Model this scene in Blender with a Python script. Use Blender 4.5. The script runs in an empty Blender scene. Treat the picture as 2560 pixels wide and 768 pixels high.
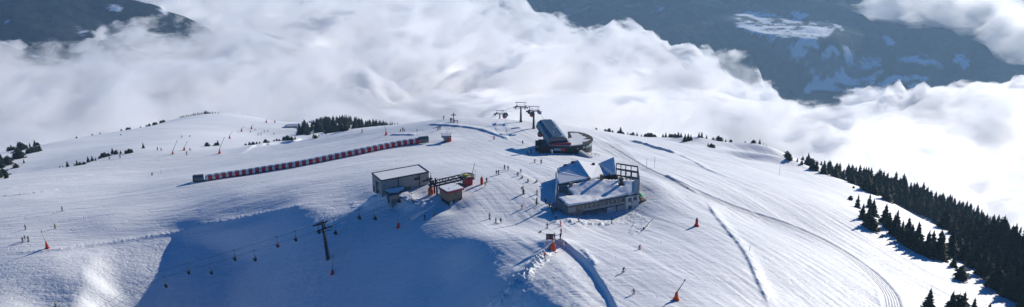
SKY_STRENGTH=.05; SUN_STRENGTH=4.6; EXPOSURE=.17; VOL_BOUNCES=8; SKY_TINT=(.05,.98,1.6,1); STEP=.7; HAZE=.00007; HAZE_COL=(.42,.69,1,1); SNOW_COL=(.83,.845,.86,1); CLOUD_D=.1; CG=.6; CCOL=(.945,.95,.965,1)
CVM=(150,112,85,.475,.545,.13,1/640,-517)
import bpy, bmesh, math, random
import numpy as np
from mathutils import Vector, Matrix
R = math.radians
rng = random.Random(7)
C = bpy.data.collections.new('scene_objects')
bpy.context.scene.collection.children.link(C)
sc = bpy.context.scene

# ------------------------------------------------------------------ camera model
F = 2459.0; PITCH = R(19)
cp, sp = math.cos(PITCH), math.sin(PITCH)
def ray(px, py):
    """direction of the line of sight through a photo pixel, one metre deep"""
    u = (px-1280)/F; v = (384-py)/F
    return np.array([u, cp+v*sp, -sp+v*cp])
def P(px, py, t): return ray(px, py)*t
def project(x, y, z):
    d = y*cp - z*sp; up = y*sp + z*cp
    return 1280+F*x/d, 384-F*up/d, d

# ------------------------------------------------------------------ noise
_T = np.random.RandomState(12345).rand(65536).astype(np.float32)
def vnoise(x, y, seed=0):
    x = np.asarray(x, np.float32); y = np.asarray(y, np.float32)
    fx = np.floor(x); fy = np.floor(y)
    ix = fx.astype(np.int32)+seed*57; iy = fy.astype(np.int32)+seed*131
    fx = x-fx; fy = y-fy
    fx = fx*fx*(3-2*fx); fy = fy*fy*(3-2*fy)
    x0 = ix & 255; x1 = (ix+1) & 255; y0 = (iy & 255) << 8; y1 = ((iy+1) & 255) << 8
    a = _T[x0+y0]; b = _T[x1+y0]; c = _T[x0+y1]; d = _T[x1+y1]
    t = a+(b-a)*fx
    return t+((c+(d-c)*fx)-t)*fy
def fbm(x, y, octv=5, seed=0, gain=.5, lac=2.03):
    s = 0; a = 1; n = 0
    for i in range(octv):
        s = s + a*vnoise(x, y, seed+i*17); n += a; a *= gain
        x, y = (x*.8-y*.6)*lac+3.1, (x*.6+y*.8)*lac+1.7
    return s/n
def smooth(e0, e1, x):
    t = np.clip((x-e0)/(e1-e0), 0, 1); return t*t*(3-2*t)
def smax(a, b, k):
    h = np.clip(.5+.5*(a-b)/k, 0, 1); return b+(a-b)*h + k*h*(1-h)

# ------------------------------------------------------------------ terrain
class TPS:
    def __init__(s, pts, lam=0.0):
        p = np.array(pts, float); s.c = p[:, :2]/100; z = p[:, 2]; n = len(p)
        K = s.k(np.hypot(s.c[:, None, 0]-s.c[None, :, 0], s.c[:, None, 1]-s.c[None, :, 1])) + lam*np.eye(n)
        A = np.zeros((n+3, n+3)); A[:n, :n] = K
        A[:n, n] = 1; A[:n, n+1:] = s.c; A[n, :n] = 1; A[n+1:, :n] = s.c.T
        s.w = np.linalg.solve(A, np.concatenate([z, [0, 0, 0]]))
    @staticmethod
    def k(r): return r*r*np.log(r+1e-9)
    def __call__(s, x, y):
        x = np.asarray(x, float)/100; y = np.asarray(y, float)/100
        o = s.w[-3]+s.w[-2]*x+s.w[-1]*y
        for (cx, cy), w in zip(s.c, s.w):
            r2 = (x-cx)**2+(y-cy)**2
            o = o + w*.5*r2*np.log(r2+1e-12)
        return o
def plane_t(px, py):
    d = ray(px, py); g = .47; k = g*(.75*d[0]+.66*d[1])
    return (115+g*(.75*-33+.66*266))/(k-d[2])
near = [
 (-220,768,284),(0,768,279),(110,768,284),(150,690,294),
 (-220,600,325),(0,600,318),(150,640,306),(150,580,324),(270,615,316),(400,590,320),(560,552,322),(480,572,320),(640,545,320),(740,515,318.5),(600,490,335),
 (-220,470,400),(0,470,387),(150,523,345),(100,480,374),(300,480,366),(270,560,327),(450,500,346),(480,447,371),(640,470,341.5),(600,440,371),
 (840,486,324),(900,500,317),
 (740,485,328),(928,480,320),(1073,470,308),(990,515,303),(1070,530,292),(1180,520,290),
 (1280,560,281),(1180,600,266),(1280,640,252),(1260,700,238),(1260,768,224),(1400,768,216),(1400,640,246),(1583,735,219),(1700,740,217),(1850,680,236),(2000,768,224),(2250,768,240),(2400,768,252),(2800,768,292),
 (1400,545,281),(1470,546,284),(1525,542,287.5),(1581,527,291),(1620,515,291),(1500,575,273),(1600,560,277),(1750,560,272),(1900,560,290),(2050,620,275),(2200,560,317),(2200,660,276),(2400,660,305),(2600,620,343),(2800,620,375),
 (1280,460,306),(1400,460,308),(1500,490,300),(1650,460,312),(1900,460,338),(2050,480,362),
 (1300,400,345),(1450,400,350),(1600,400,362),(1800,400,398),(1950,420,410),
 (1070,352,393),(900,385,380),(760,410,379),(1180,400,352),(1300,350,392),(1180,330,408),(1400,360,385),(1550,360,408),
 (380,437,408),(640,400,409),(540,400,426),(860,350,425),(1000,335,415),
 # the crest seen against whatever lies behind
 (-220,450,425),(0,448,410),(118,426,430),(216,405,448),(332,380,468),(500,370,478),(624,368,462),(736,354,458),(870,325,452),(1000,312,440),(1130,298,428),(1220,298,430),(1300,302,432),(1400,313,434),(1480,324,436),(1550,335,442),(1640,348,448),(1720,362,452),(1830,375,452),(1990,407,446),(2100,450,432),(2200,490,402),(2400,588,368),(2600,680,335),(2800,740,325),
]
npts = [P(*a) for a in near]
for px, py, t in [(1110,690,262),(1120,768,246),(1260,900,200),(1600,900,182),(2000,900,190),(2500,900,225),(100,900,245),(-220,900,250),(700,640,290),(450,700,290),(800,768,262),(500,800,262)]:
    npts.append(P(px, py, t))
for px, py, t in near:                     # ground falls away behind the crest
    if (px, py, t) in near[-25:]:
        a = P(px, py, t)
        for k, dz in ((1.22, -26), (1.6, -100)):
            npts.append(np.array([a[0]*k, a[1]*k, a[2]*k+dz]))
near_f = TPS(npts, .0005)
hill = [
 (-250,410,560),(-100,395,590),(0,385,610),(60,374,625),(110,361,645),(200,346,690),(290,334,735),(370,318,785),(450,295,825),(540,284,865),(640,297,915),(740,319,900),(800,327,850),(870,319,800),(940,316,780),(985,320,760),(1040,330,740),
 (0,440,520),(60,415,545),(150,395,560),(300,370,560),(362,386,500),(450,372,530),(550,371,530),(450,340,640),(550,330,680),(640,340,680),(700,345,640),(760,340,640),(840,335,640),(900,332,640),(300,350,640),(200,372,600),
]
hpts = [P(*a) for a in hill]
for a in hill[:17]:
    q = P(*a); hpts.append(np.array([q[0]*1.18, q[1]*1.18, q[2]*1.18-22])); hpts.append(np.array([q[0]*1.5, q[1]*1.5, q[2]*1.5-130]))
for px, py, t in [(100,470,430),(300,430,430),(500,420,430),(700,400,440),(900,380,440),(1100,370,500),(1300,370,560)]:
    q = P(px, py, t); hpts.append(q+np.array([0, 0, -22]))
hill_f = TPS(hpts, .0005)
def mound(x, y, px, py, t, ra, rb, ang, h):
    q = P(px, py, t); a = R(ang); dx = x-q[0]; dy = y-q[1]
    u = (dx*math.cos(a)+dy*math.sin(a))/ra; v = (-dx*math.sin(a)+dy*math.cos(a))/rb
    return h*np.exp(-(u*u+v*v))
def catmull(g, src, dst, axis):
    """resample along one axis with a cubic through the coarse samples"""
    i = np.clip(np.searchsorted(src, dst)-1, 0, len(src)-2); n = len(src)
    h = src[i+1]-src[i]; t = (dst-src[i])/h
    g = np.moveaxis(g, axis, 0); im = np.maximum(i-1, 0); ip = np.minimum(i+2, n-1)
    m0 = (g[i+1]-g[im])/(src[i+1]-src[im])[:, None]; m1 = (g[ip]-g[i])/(src[ip]-src[i])[:, None]
    t = t[:, None]; h = h[:, None]
    o = (2*t**3-3*t**2+1)*g[i]+(t**3-2*t*t+t)*h*m0+(-2*t**3+3*t*t)*g[i+1]+(t**3-t*t)*h*m1
    return np.moveaxis(o, 0, axis)
def smin(a, b, k): return -smax(-a, -b, k)
def sp_(v, k): return k*np.log1p(np.exp(np.clip(v/k, -40, 40)))
def bowl(x, y):
    """the gully below the piste: a long shaded flank, a short sunlit wall and a bright scarp at its left"""
    east = -115 + .47*(.75*(x+33) + .66*(y-266)) - .30*sp_(-(x+66), 5)*(1-smooth(281, 294, y)) + .5*np.maximum(y-291, 0) + .5*sp_(x+31, 6)
    west = -135.5 - .02*(x+105.7) + .30*(y-276.7) - .10*np.maximum(277-y, 0) + .16*np.maximum(-(x+108), 0)
    left = -132.5 + .12*(y-262) - 1.1*(x+126+.14*(y-262)+.9*np.sin(y*.23)+.5*np.sin(y*.61))
    v = smax(smax(east, west, 2.5), left, 5.0)
    return v
def base_height(x, y):
    z = near_f(x, y)
    z = smin(z, bowl(x, y), 3.0)
    q = P(1760, 349, 520)
    k = q[2] - .30*(y-q[1]) - .10*(x-q[0]) - .085*np.maximum(x-q[0], 0) - .0022*(y-q[1])**2 - .0011*(x-q[0]-10)**2
    z = smax(z, k, 5.0)
    z = smax(z, hill_f(x, y), 4.0)
    return z
def ground_hit(px, py, hf, t0=180, t1=1150, n=1500):
    d = ray(px, py); t = np.linspace(t0, t1, n); p = d[None, :]*t[:, None]
    dz = p[:, 2]-hf(p[:, 0], p[:, 1]); i = np.where(dz < 0)[0]
    if len(i) == 0 or i[0] == 0: return None
    i = i[0]; a, b = dz[i-1], dz[i]; tt = t[i-1]+(t[i]-t[i-1])*a/(a-b)
    return d*tt
def in_blobs(px, py, blobs, warp=14):
    """union of soft ellipses (cx, cy, rx, ry, angle) with a ragged outline"""
    wx = px + warp*2*(fbm(px/38, py/26, 4, 301)-.5); wy = py + warp*1.4*(fbm(px/38, py/26, 4, 302)-.5)
    out = np.zeros_like(px)
    for cx, cy, rx, ry, a in blobs:
        c, s = math.cos(R(a)), math.sin(R(a)); dx = wx-cx; dy = wy-cy
        u = (dx*c+dy*s)/rx; v = (-dx*s+dy*c)/ry
        out = np.maximum(out, 1-smooth(.92, 1.05, np.sqrt(u*u+v*v)))
    return out
# ------------------------------------------------------------------ materials
def mat(name, col, rough=.6, metal=0.0, bump=None, vary=0.0, vscale=3.0, spec=.3, stretch=(1,1,1), emit=None):
    m = bpy.data.materials.new(name); m.use_nodes = True
    nt = m.node_tree; b = nt.nodes['Principled BSDF']
    b.inputs['Roughness'].default_value = rough; b.inputs['Metallic'].default_value = metal
    b.inputs['Specular IOR Level'].default_value = spec
    b.inputs['Base Color'].default_value = (*col, 1)
    if vary or bump:
        tc = nt.nodes.new('ShaderNodeTexCoord'); mp = nt.nodes.new('ShaderNodeMapping'); mp.inputs['Scale'].default_value = stretch
        nt.links.new(tc.outputs['Object'], mp.inputs['Vector'])
        n = nt.nodes.new('ShaderNodeTexNoise'); n.inputs['Scale'].default_value = vscale; n.inputs['Detail'].default_value = 4
        nt.links.new(mp.outputs['Vector'], n.inputs['Vector'])
        if vary:
            r = nt.nodes.new('ShaderNodeValToRGB')
            r.color_ramp.elements[0].position = .3; r.color_ramp.elements[1].position = .7
            r.color_ramp.elements[0].color = (*[c*(1-vary) for c in col], 1); r.color_ramp.elements[1].color = (*[min(1, c*(1+vary)) for c in col], 1)
            nt.links.new(n.outputs['Fac'], r.inputs['Fac']); nt.links.new(r.outputs['Color'], b.inputs['Base Color'])
        if bump:
            bp = nt.nodes.new('ShaderNodeBump'); bp.inputs['Strength'].default_value = bump; bp.inputs['Distance'].default_value = .05
            nt.links.new(n.outputs['Fac'], bp.inputs['Height']); nt.links.new(bp.outputs['Normal'], b.inputs['Normal'])
    return m

# ------------------------------------------------------------------ light and air
SUN_AZ = R(43); SUN_EL = R(20)          # right of the line of sight, low
w = bpy.data.worlds.new('World'); sc.world = w; w.use_nodes = True
nt = w.node_tree; bg = nt.nodes['Background']
sky = nt.nodes.new('ShaderNodeTexSky'); sky.sky_type = 'NISHITA'; sky.sun_disc = False
sky.sun_elevation = SUN_EL; sky.sun_rotation = SUN_AZ; sky.altitude = 1800; sky.air_density = 1.0; sky.dust_density = 0.0; sky.ozone_density = 6.0
gr = nt.nodes.new('ShaderNodeMix'); gr.data_type = 'RGBA'; gr.blend_type = 'MULTIPLY'; gr.inputs['Factor'].default_value = 1
gr.inputs[7].default_value = SKY_TINT; nt.links.new(sky.outputs['Color'], gr.inputs[6]); nt.links.new(gr.outputs[2], bg.inputs['Color']); bg.inputs['Strength'].default_value = SKY_STRENGTH
sl = bpy.data.lights.new('sun', 'SUN'); sl.energy = SUN_STRENGTH; sl.angle = R(.5); sl.color = (1, .935, .83)
so = bpy.data.objects.new('sun', sl); C.objects.link(so)
sdir = Vector((math.sin(SUN_AZ)*math.cos(SUN_EL), math.cos(SUN_AZ)*math.cos(SUN_EL), math.sin(SUN_EL)))
so.rotation_euler = sdir.to_track_quat('Z', 'Y').to_euler(); so.location = sdir*300
cam = bpy.data.cameras.new('camera'); co = bpy.data.objects.new('camera', cam); C.objects.link(co)
cam.sensor_width = 36; cam.lens = 36*F/2560; cam.clip_start = 1; cam.clip_end = 60000
co.rotation_euler = (R(90)-PITCH, 0, 0); sc.camera = co
sc.view_settings.view_transform = 'Standard'; sc.view_settings.look = 'None'
sc.view_settings.exposure = EXPOSURE; sc.view_settings.gamma = 1
sc.cycles.use_denoising = True; sc.cycles.max_bounces = 8; sc.cycles.diffuse_bounces = 3; sc.cycles.transparent_max_bounces = 24
sc.cycles.glossy_bounces = 2; sc.cycles.transmission_bounces = 3
sc.cycles.volume_bounces = VOL_BOUNCES

def link(o, parent=None):
    C.objects.link(o)
    if parent is not None: o.parent = parent
    return o
def grid_mesh(name, X, Y, Z, m, attrs=None, mask=None):
    nr, nc = X.shape
    me = bpy.data.meshes.new(name)
    co_ = np.stack([X, Y, Z], -1).reshape(-1, 3).astype(np.float32)
    i = np.arange(nr*nc).reshape(nr, nc)
    q = np.stack([i[:-1, :-1], i[:-1, 1:], i[1:, 1:], i[1:, :-1]], -1).reshape(-1, 4)
    if mask is not None: q = q[mask[:-1, :-1].reshape(-1)]
    me.vertices.add(len(co_)); me.vertices.foreach_set('co', co_.ravel())
    me.loops.add(q.size); me.loops.foreach_set('vertex_index', q.ravel().astype(np.int32))
    me.polygons.add(len(q)); me.polygons.foreach_set('loop_start', np.arange(0, q.size, 4, dtype=np.int32))
    me.polygons.foreach_set('use_smooth', np.ones(len(q), bool))
    me.update(calc_edges=True)
    for k, v in (attrs or {}).items():
        a = me.attributes.new(k, 'FLOAT', 'POINT'); a.data.foreach_set('value', v.reshape(-1).astype(np.float32))
    me.materials.append(m)
    return me
# ------------------------------------------------------------------ snow surface detail, in metres on the ground
def world_line(pix):
    out = []
    for a, b in pix:
        h = ground_hit(a, b, base_height)
        if h is not None: out.append(h[:2])
    return np.array(out)
def densify(pts, step=3.0):
    out = [pts[0]]
    n = len(pts)
    for i in range(n-1):
        p0 = pts[max(i-1, 0)]; p1 = pts[i]; p2 = pts[i+1]; p3 = pts[min(i+2, n-1)]
        k = max(1, int(np.hypot(*(p2-p1))/step))
        for j in range(1, k+1):
            t = j/k
            out.append(.5*((2*p1)+(-p0+p2)*t+(2*p0-5*p1+4*p2-p3)*t*t+(-p0+3*p1-3*p2+p3)*t**3))
    return np.array(out)
def line_dist(x, y, pts, reach):
    """distance, side (+ = left of travel) and position along a polyline, for points within reach"""
    x = np.asarray(x, float); y = np.asarray(y, float)
    D = np.full(x.shape, 1e9); S = np.zeros(x.shape); L = np.zeros(x.shape)
    lo = pts.min(0)-reach; hi = pts.max(0)+reach
    sel = (x > lo[0]) & (x < hi[0]) & (y > lo[1]) & (y < hi[1])
    if not sel.any(): return D, S, L
    xs = x[sel]; ys = y[sel]; d = np.full(xs.shape, 1e9); s = np.zeros(xs.shape); l = np.zeros(xs.shape)
    seg = np.hypot(*(pts[1:]-pts[:-1]).T); tot = seg.sum(); acc = 0
    for a, b, q in zip(pts[:-1], pts[1:], seg):
        if q < 1e-6: continue
        u = (b-a)/q; dx = xs-a[0]; dy = ys-a[1]
        t = np.clip(dx*u[0]+dy*u[1], 0, q); ex = dx-t*u[0]; ey = dy-t*u[1]; dd = np.hypot(ex, ey)
        k = dd < d; d = np.where(k, dd, d); s = np.where(k, np.sign(u[0]*dy-u[1]*dx), s); l = np.where(k, (acc+t)/tot, l)
        acc += q
    D[sel] = d; S[sel] = s; L[sel] = l
    return D, S, L
FEAT = []
def berm(pix, h, wa, wb, lumpy=0.0, fade=.12):
    FEAT.append(('berm', densify(world_line(pix)), h, wa, wb, lumpy, fade))
def bank(pix, h, w, run, fade=.12):          # a drop: high on the right of travel
    FEAT.append(('bank', densify(world_line(pix)), h, w, run, 0, fade))
# ridges of ploughed snow and banks that show as blue lines
berm([(1768,505),(1792,545),(1817,575),(1845,607),(1872,650),(1893,700),(1912,740),(1930,775)], .42, .8, 2.0, .3)
berm([(1060,313),(1110,314),(1160,318),(1205,326),(1245,340),(1275,352)], .45, .9, 2.2, .2)
berm([(1570,352),(1610,361),(1640,372),(1665,377),(1690,386)], .85, 1.1, 3.0, .3)
berm([(1690,386),(1730,402),(1770,425),(1830,448)], .35, .8, 2.0, .2)
berm([(1660,438),(1690,452),(1720,470),(1745,485)], .4, .9, 2.6, .2)
bank([(1392,606),(1425,618),(1450,636),(1478,664),(1503,700),(1525,735),(1545,775)], .95, 1.0, 3.5, .06)
berm([(1378,622),(1340,655),(1300,692),(1262,728),(1215,770)], .8, 1.3, 1.8, 1.0, .05)
berm([(1350,650),(1315,690),(1285,715),(1240,770)], .45, 1.0, 1.4, 1.2, .05)
berm([(0,634),(120,627),(240,612),(360,594),(480,572),(560,556),(640,540),(730,519),(815,498)], .28, 1.5, 1.8, .7)
berm([(470,418),(560,392),(624,372),(666,361),(736,355),(800,338),(870,326)], .9, 1.6, 5, .1)
berm([(0,476),(80,462),(170,448),(240,436)], .3, 1, 2, .2)
berm([(0,492),(80,484),(150,474)], .35, 1, 2, .4)
berm([(975,338),(1040,339)], .4, 1.2, 3, .5)
berm([(905,530),(960,512),(1010,508),(1040,530)], 1.6, 3.0, 3.5, .3)
berm([(1410,552),(1470,560),(1560,556)], .35, 2, 3, 1.0)
berm([(1450,622),(1470,640),(1490,668)], .25, .8, 1.0, .9)
MOUNDS = [(ground_hit(px_, py_, base_height), ra, rb, a, h) for px_, py_, ra, rb, a, h in [
    (1385,612,4.5,3.5,0,1.6), (1635,470,6,12,10,1.4), (1138,519,4.2,3.2,30,-1.1), (1110,352,5,4,0,.5), (985,495,7,5,20,1.3),
    (1440,380,10,6,0,.5), (930,520,9,5,15,1.6), (1300,325,12,4,0,.5), (60,500,14,6,0,.4), (730,350,10,5,0,1.0), (1905,383,17,9,-25,4.2), (1850,388,12,6,-20,-1.6), (1945,402,16,6,-25,2.0), (1735,352,9,6,0,2.0)]]
TRK = densify(world_line([(1500,352),(1560,392),(1600,418),(1650,441),(1700,462),(1770,492),(1840,520),(1900,541),(1970,564),(2030,590),(2080,616),(2130,646),(2170,676),(2205,710),(2225,740),(2234,790)]), 2.5)
def detail(x, y):
    z = np.zeros(np.shape(x)); lump = None
    for kind, pts, h, wa, wb, lum, fade in FEAT:
        D, S, L = line_dist(x, y, pts, 40 if kind == 'bank' else 3.2*max(wa, wb))
        end = smooth(0, fade, L)*smooth(0, fade, 1-L)
        if kind == 'berm':
            wv = np.where(S > 0, max(wa, wb), min(wa, wb)*.65)
            g = h*np.exp(-(D/wv)**2)*end*(.8+.4*vnoise(L*25+h*7, L*0, 5))
            if lum: g = g*(1-lum*.5) + lum*g*1.3*(vnoise(x*1.5, y*1.5, 3)*.6+vnoise(x*3.1, y*3.1, 4)*.4)*1.2
            z = z+g
        else:
            s = -S*D
            z = z - h*end*smooth(-.3, wa, s)*(1-smooth(wa, wb*2.2, s)) 
    for c, ra, rb, a, h in MOUNDS:
        dx = x-c[0]; dy = y-c[1]; a = R(a)
        u = (dx*math.cos(a)+dy*math.sin(a))/ra; v = (-dx*math.sin(a)+dy*math.cos(a))/rb
        z = z + h*np.exp(-(u*u+v*v))
    D, S, L = line_dist(x, y, TRK, 9)
    z = z - .22*(1-smooth(1.9, 2.6, D))*smooth(0, .06, L) + .07*np.exp(-((D-2.9)/.7)**2)*smooth(0, .06, L)
    return z
def masks(x, y, z):
    px, py, dd = project(x, y, z); px = np.clip(px, -2000, 5000); py = np.clip(py, -500, 3000)
    edge = np.interp(px, [-2000,0,120,240,360,480,640,820,900,1000,1100,1180,1300,5000], [640,640,633,617,599,577,545,505,560,600,590,580,640,660])
    below = smooth(0, 22, py-edge)
    rough = below*(1-smooth(820, 960, px)) + .55*below*smooth(1100, 1250, px)*(1-smooth(1500, 1540, px-(py-690)*.45))
    rub = in_blobs(px, py, [(1470,552,90,16,-3),(1560,545,60,14,0),(1600,568,30,14,-30),(1290,720,30,60,35),(1345,652,16,40,50),(930,520,60,14,10)], 10)
    piste = smooth(-6, 30, edge-py)
    hillm = smooth(455, 500, dd)*(1-smooth(1000, 1100, px))
    return px, py, dd, np.clip(rough, 0, 1), rub, piste, hillm
def ground_height(x, y):
    x = np.asarray(x, float); y = np.asarray(y, float)
    return base_height(x, y)+detail(x, y)
az = np.concatenate([np.linspace(R(-56), R(-31), 60)[:-1], np.linspace(R(-31), R(31), 1350), np.linspace(R(31), R(56), 60)[1:]])
rr = np.concatenate([np.linspace(95, 188, 40)[:-1], np.geomspace(188, 500, 760), np.linspace(501.5, 1250, 220)])
A, RR = np.meshgrid(az, rr); X = RR*np.sin(A); Y = RR*np.cos(A)
caz = np.linspace(az[0], az[-1], 300); crr = np.geomspace(rr[0], rr[-1]+.01, 330)
_a, _r = np.meshgrid(caz, crr)
Z0 = catmull(catmull(base_height(_r*np.sin(_a), _r*np.cos(_a)), crr, rr, 0), caz, az, 1); Z = Z0+detail(X, Y)
px, py, dd, rough, rub, piste, hillm = masks(X, Y, Z0)
near_ = 1-smooth(600, 900, RR)
# wind-worked crust, ski-worn lumps, gentle swells
sa = X*.55+Y*.83; sb = -X*.83+Y*.55
Z += rough*(.55*(fbm(sa/9, sb/2.6, 5, 21, .55)-.5) + .30*(fbm(X/7, Y/5, 4, 22)-.5))*smooth(.3, .6, fbm(X/30, Y/22, 3, 19))*1.3 + rough*.16*(fbm(sa/2.4, sb/.9, 3, 20)-.5) + rub*.42*(fbm(X/1.1, Y/1.1, 3, 23, .6)-.35)
Z += near_*.5*(fbm(X/22, Y/15, 4, 24)-.5) + (1-piste)*.07*(fbm(X/1.6, Y/1.6, 3, 25)-.5)
ux, uy = math.cos(R(12)), math.sin(R(12))          # the combed pistes: long shallow furrows along the slope
al = X*ux+Y*uy; ac = -X*uy+Y*ux
left = 1-smooth(1000, 1350, px)
Z += piste*near_*left*(.20*(fbm(al/26, ac/1.7, 4, 26)-.5) + .35*(fbm(al/60, ac/5, 3, 27)-.5))
al = X*.42-Y*.91; ac = X*.91+Y*.42
Z += (1-left)*near_*(.24*(fbm(al/14, ac/1.5, 4, 28)-.5) + .45*(fbm(al/40, ac/7, 4, 29)-.5))
Dt, St, Lt = line_dist(X, Y, TRK, 14)
wtrk = np.interp(Lt, [0,.12,.25,.5,1], [8,5.5,3.2,2.2,2.2])
track = (1-smooth(.85, 1.1, Dt/wtrk))*smooth(0, .02, Lt)
snow = bpy.data.materials.new('snow'); snow.use_nodes = True; nt = snow.node_tree; b = nt.nodes['Principled BSDF']
b.inputs['Roughness'].default_value = .55; b.inputs['Specular IOR Level'].default_value = .25
def N(t, **k):
    n = nt.nodes.new(t)
    for a, v in k.items(): setattr(n, a, v)
    return n
tc = N('ShaderNodeTexCoord')
def nnoise(scale, detail, rot=0, stretch=(1, 1, 1), dist=0, rough_=.55):
    mp = N('ShaderNodeMapping'); mp.inputs['Scale'].default_value = stretch; mp.inputs['Rotation'].default_value = (0, 0, rot)
    nt.links.new(tc.outputs['Object'], mp.inputs['Vector'])
    n = N('ShaderNodeTexNoise'); n.inputs['Scale'].default_value = scale; n.inputs['Detail'].default_value = detail; n.inputs['Roughness'].default_value = rough_; n.inputs['Distortion'].default_value = dist
    nt.links.new(mp.outputs['Vector'], n.inputs['Vector']); return n.outputs['Fac']
def M(op, a, b_=None, c=None):
    n = N('ShaderNodeMath', operation=op)
    for i, v in enumerate((a, b_, c)):
        if v is None: continue
        if hasattr(v, 'links'): nt.links.new(v, n.inputs[i])
        else: n.inputs[i].default_value = v
    return n.outputs[0]
def attr(nm):
    a = N('ShaderNodeAttribute'); a.attribute_name = nm; return a.outputs['Fac']
fine = nnoise(1.1, 5); comb = nnoise(.9, 4, R(-12), (.05, 1, 1)); comb2 = nnoise(.55, 4, R(65), (.08, 1, 1), .3)
cont = nnoise(.16, 2, R(20), (.35, 1, 1), .6, .4)
lines = M('SUBTRACT', 1, M('MINIMUM', M('MULTIPLY', M('ABSOLUTE', M('SUBTRACT', M('FRACT', M('MULTIPLY', cont, 5)), .5)), 16), 1))
cont2 = nnoise(.3, 2, R(-40), (.3, 1, 1), .5, .4)
lines2 = M('SUBTRACT', 1, M('MINIMUM', M('MULTIPLY', M('ABSOLUTE', M('SUBTRACT', M('FRACT', M('MULTIPLY', cont2, 4)), .5)), 14), 1))
hmix = M('ADD', M('MULTIPLY', fine, M('MULTIPLY_ADD', attr('rough'), .12, .06)), M('MULTIPLY', comb, M('MULTIPLY', attr('left'), .22)))
hmix = M('ADD', hmix, M('MULTIPLY', comb2, M('MULTIPLY', M('SUBTRACT', 1, attr('left')), .22)))
hmix = M('SUBTRACT', hmix, M('MULTIPLY', lines, .05)); hmix = M('SUBTRACT', hmix, M('MULTIPLY', lines2, .035))
stripe = M('MULTIPLY', M('SINE', M('MULTIPLY', attr('across'), 9.0)), M('MULTIPLY', attr('track'), .05))
hmix = M('ADD', hmix, stripe)
bp = N('ShaderNodeBump'); bp.inputs['Strength'].default_value = 1; bp.inputs['Distance'].default_value = 1.0
nt.links.new(hmix, bp.inputs['Height']); nt.links.new(bp.outputs['Normal'], b.inputs['Normal'])
mx = N('ShaderNodeMix', data_type='RGBA'); nt.links.new(attr('track'), mx.inputs[0]); mx.inputs[6].default_value = SNOW_COL; mx.inputs[7].default_value = tuple(c*.8 for c in SNOW_COL[:3])+(1,)
mx2 = N('ShaderNodeMix', data_type='RGBA', blend_type='MULTIPLY'); nt.links.new(mx.outputs[2], mx2.inputs[6]); mx2.inputs[0].default_value = 1
rp = N('ShaderNodeValToRGB'); rp.color_ramp.elements[0].position = .3; rp.color_ramp.elements[0].color = (.86, .88, .90, 1); rp.color_ramp.elements[1].position = .62; rp.color_ramp.elements[1].color = (1, 1, 1, 1)
nt.links.new(nnoise(.05, 5, R(-12), (.4, 1, 1)), rp.inputs['Fac']); nt.links.new(rp.outputs['Color'], mx2.inputs[7])
nt.links.new(mx2.outputs[2], b.inputs['Base Color'])
o = link(bpy.data.objects.new('ground', grid_mesh('ground', X, Y, Z, snow, {'rough': np.clip(rough+rub, 0, 1), 'left': left*piste*near_, 'track': track, 'across': Dt*St})))
o['kind'] = 'structure'
# fast lookup of the finished surface
def ground_z(x, y):
    r = math.hypot(x, y); a = math.atan2(x, y)
    j = int(np.clip(np.searchsorted(az, a)-1, 0, len(az)-2)); i = int(np.clip(np.searchsorted(rr, r)-1, 0, len(rr)-2))
    fa = (a-az[j])/(az[j+1]-az[j]); fr = (r-rr[i])/(rr[i+1]-rr[i])
    fa = min(max(fa, 0), 1); fr = min(max(fr, 0), 1)
    return float((Z[i, j]*(1-fa)+Z[i, j+1]*fa)*(1-fr)+(Z[i+1, j]*(1-fa)+Z[i+1, j+1]*fa)*fr)
def at(px, py, t0=185, t1=1150):
    """the point of the snow surface seen at a photo pixel"""
    d = ray(px, py); prev = None; t = t0
    while t < t1:
        p = d*t; g = p[2]-ground_z(p[0], p[1])
        if g < 0 and prev is not None:
            tt = t-2*prev/(prev-g) if False else (t-1.5) + 1.5*prev/(prev-g)
            q = d*tt; return Vector((q[0], q[1], ground_z(q[0], q[1])))
        prev = g; t += 1.5
    return None
# ------------------------------------------------------------------ the valley and the far mountainside
def valley_height(x, y):
    yy = y-3060-.04*x
    z = -1120 + .55*np.clip(yy, 0, 890) - .25*np.maximum(yy-890, 0) + 130*(fbm(x/700, y/700, 5, 5)-.5) + 60*(fbm(x/170, y/170, 5, 11)-.5)
    # sunlit shoulder with the hamlet on it
    a = P(1985, 70, 3700); dx = x-a[0]; dy = y-a[1]
    r = np.sqrt((dx/(270+60*np.sin(dy/90)))**2+(dy/190)**2)
    k = 1-smooth(.75, 1.25, r)
    z = z*(1-k) + (a[2] + .10*dy - .06*dx + 26*(fbm(x/160, y/110, 4, 33)-.5))*k
    # dark wooded spur at the left, above the cloud
    q = P(60, 60, 2450); dx = x-q[0]+60; dy = y-q[1]-150
    z = np.maximum(z, q[2]+95 - .00026*dx*dx*np.where(dx > 0, 2.6, .2) - .42*np.abs(dy) + 90*(fbm(x/260, y/260, 5, 8)-.5))
    # snowy village ground seen through the hole in the cloud
    h = P(1078, 194, 2170); dx = x-h[0]; dy = y-h[1]
    k = np.exp(-(dx*dx/260**2+dy*dy/190**2)**1.5)
    z = z*(1-k)+(h[2]+.12*dy+30*(fbm(x/120, y/120, 4, 9)-.5))*k
    return z
vx = np.concatenate([np.linspace(-7000, -2200, 60)[:-1], np.linspace(-2200, 3200, 620), np.linspace(3200, 8000, 60)[1:]])
vy = np.concatenate([np.linspace(-600, 2000, 50)[:-1], np.linspace(2000, 4600, 420), np.linspace(4600, 15000, 70)[1:]])
VX, VY = np.meshgrid(vx, vy); VZ = valley_height(VX, VY)
px, py, dd = project(VX, VY, VZ); px = np.clip(px, -4000, 7000); py = np.clip(py, -3000, 3000)
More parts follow.
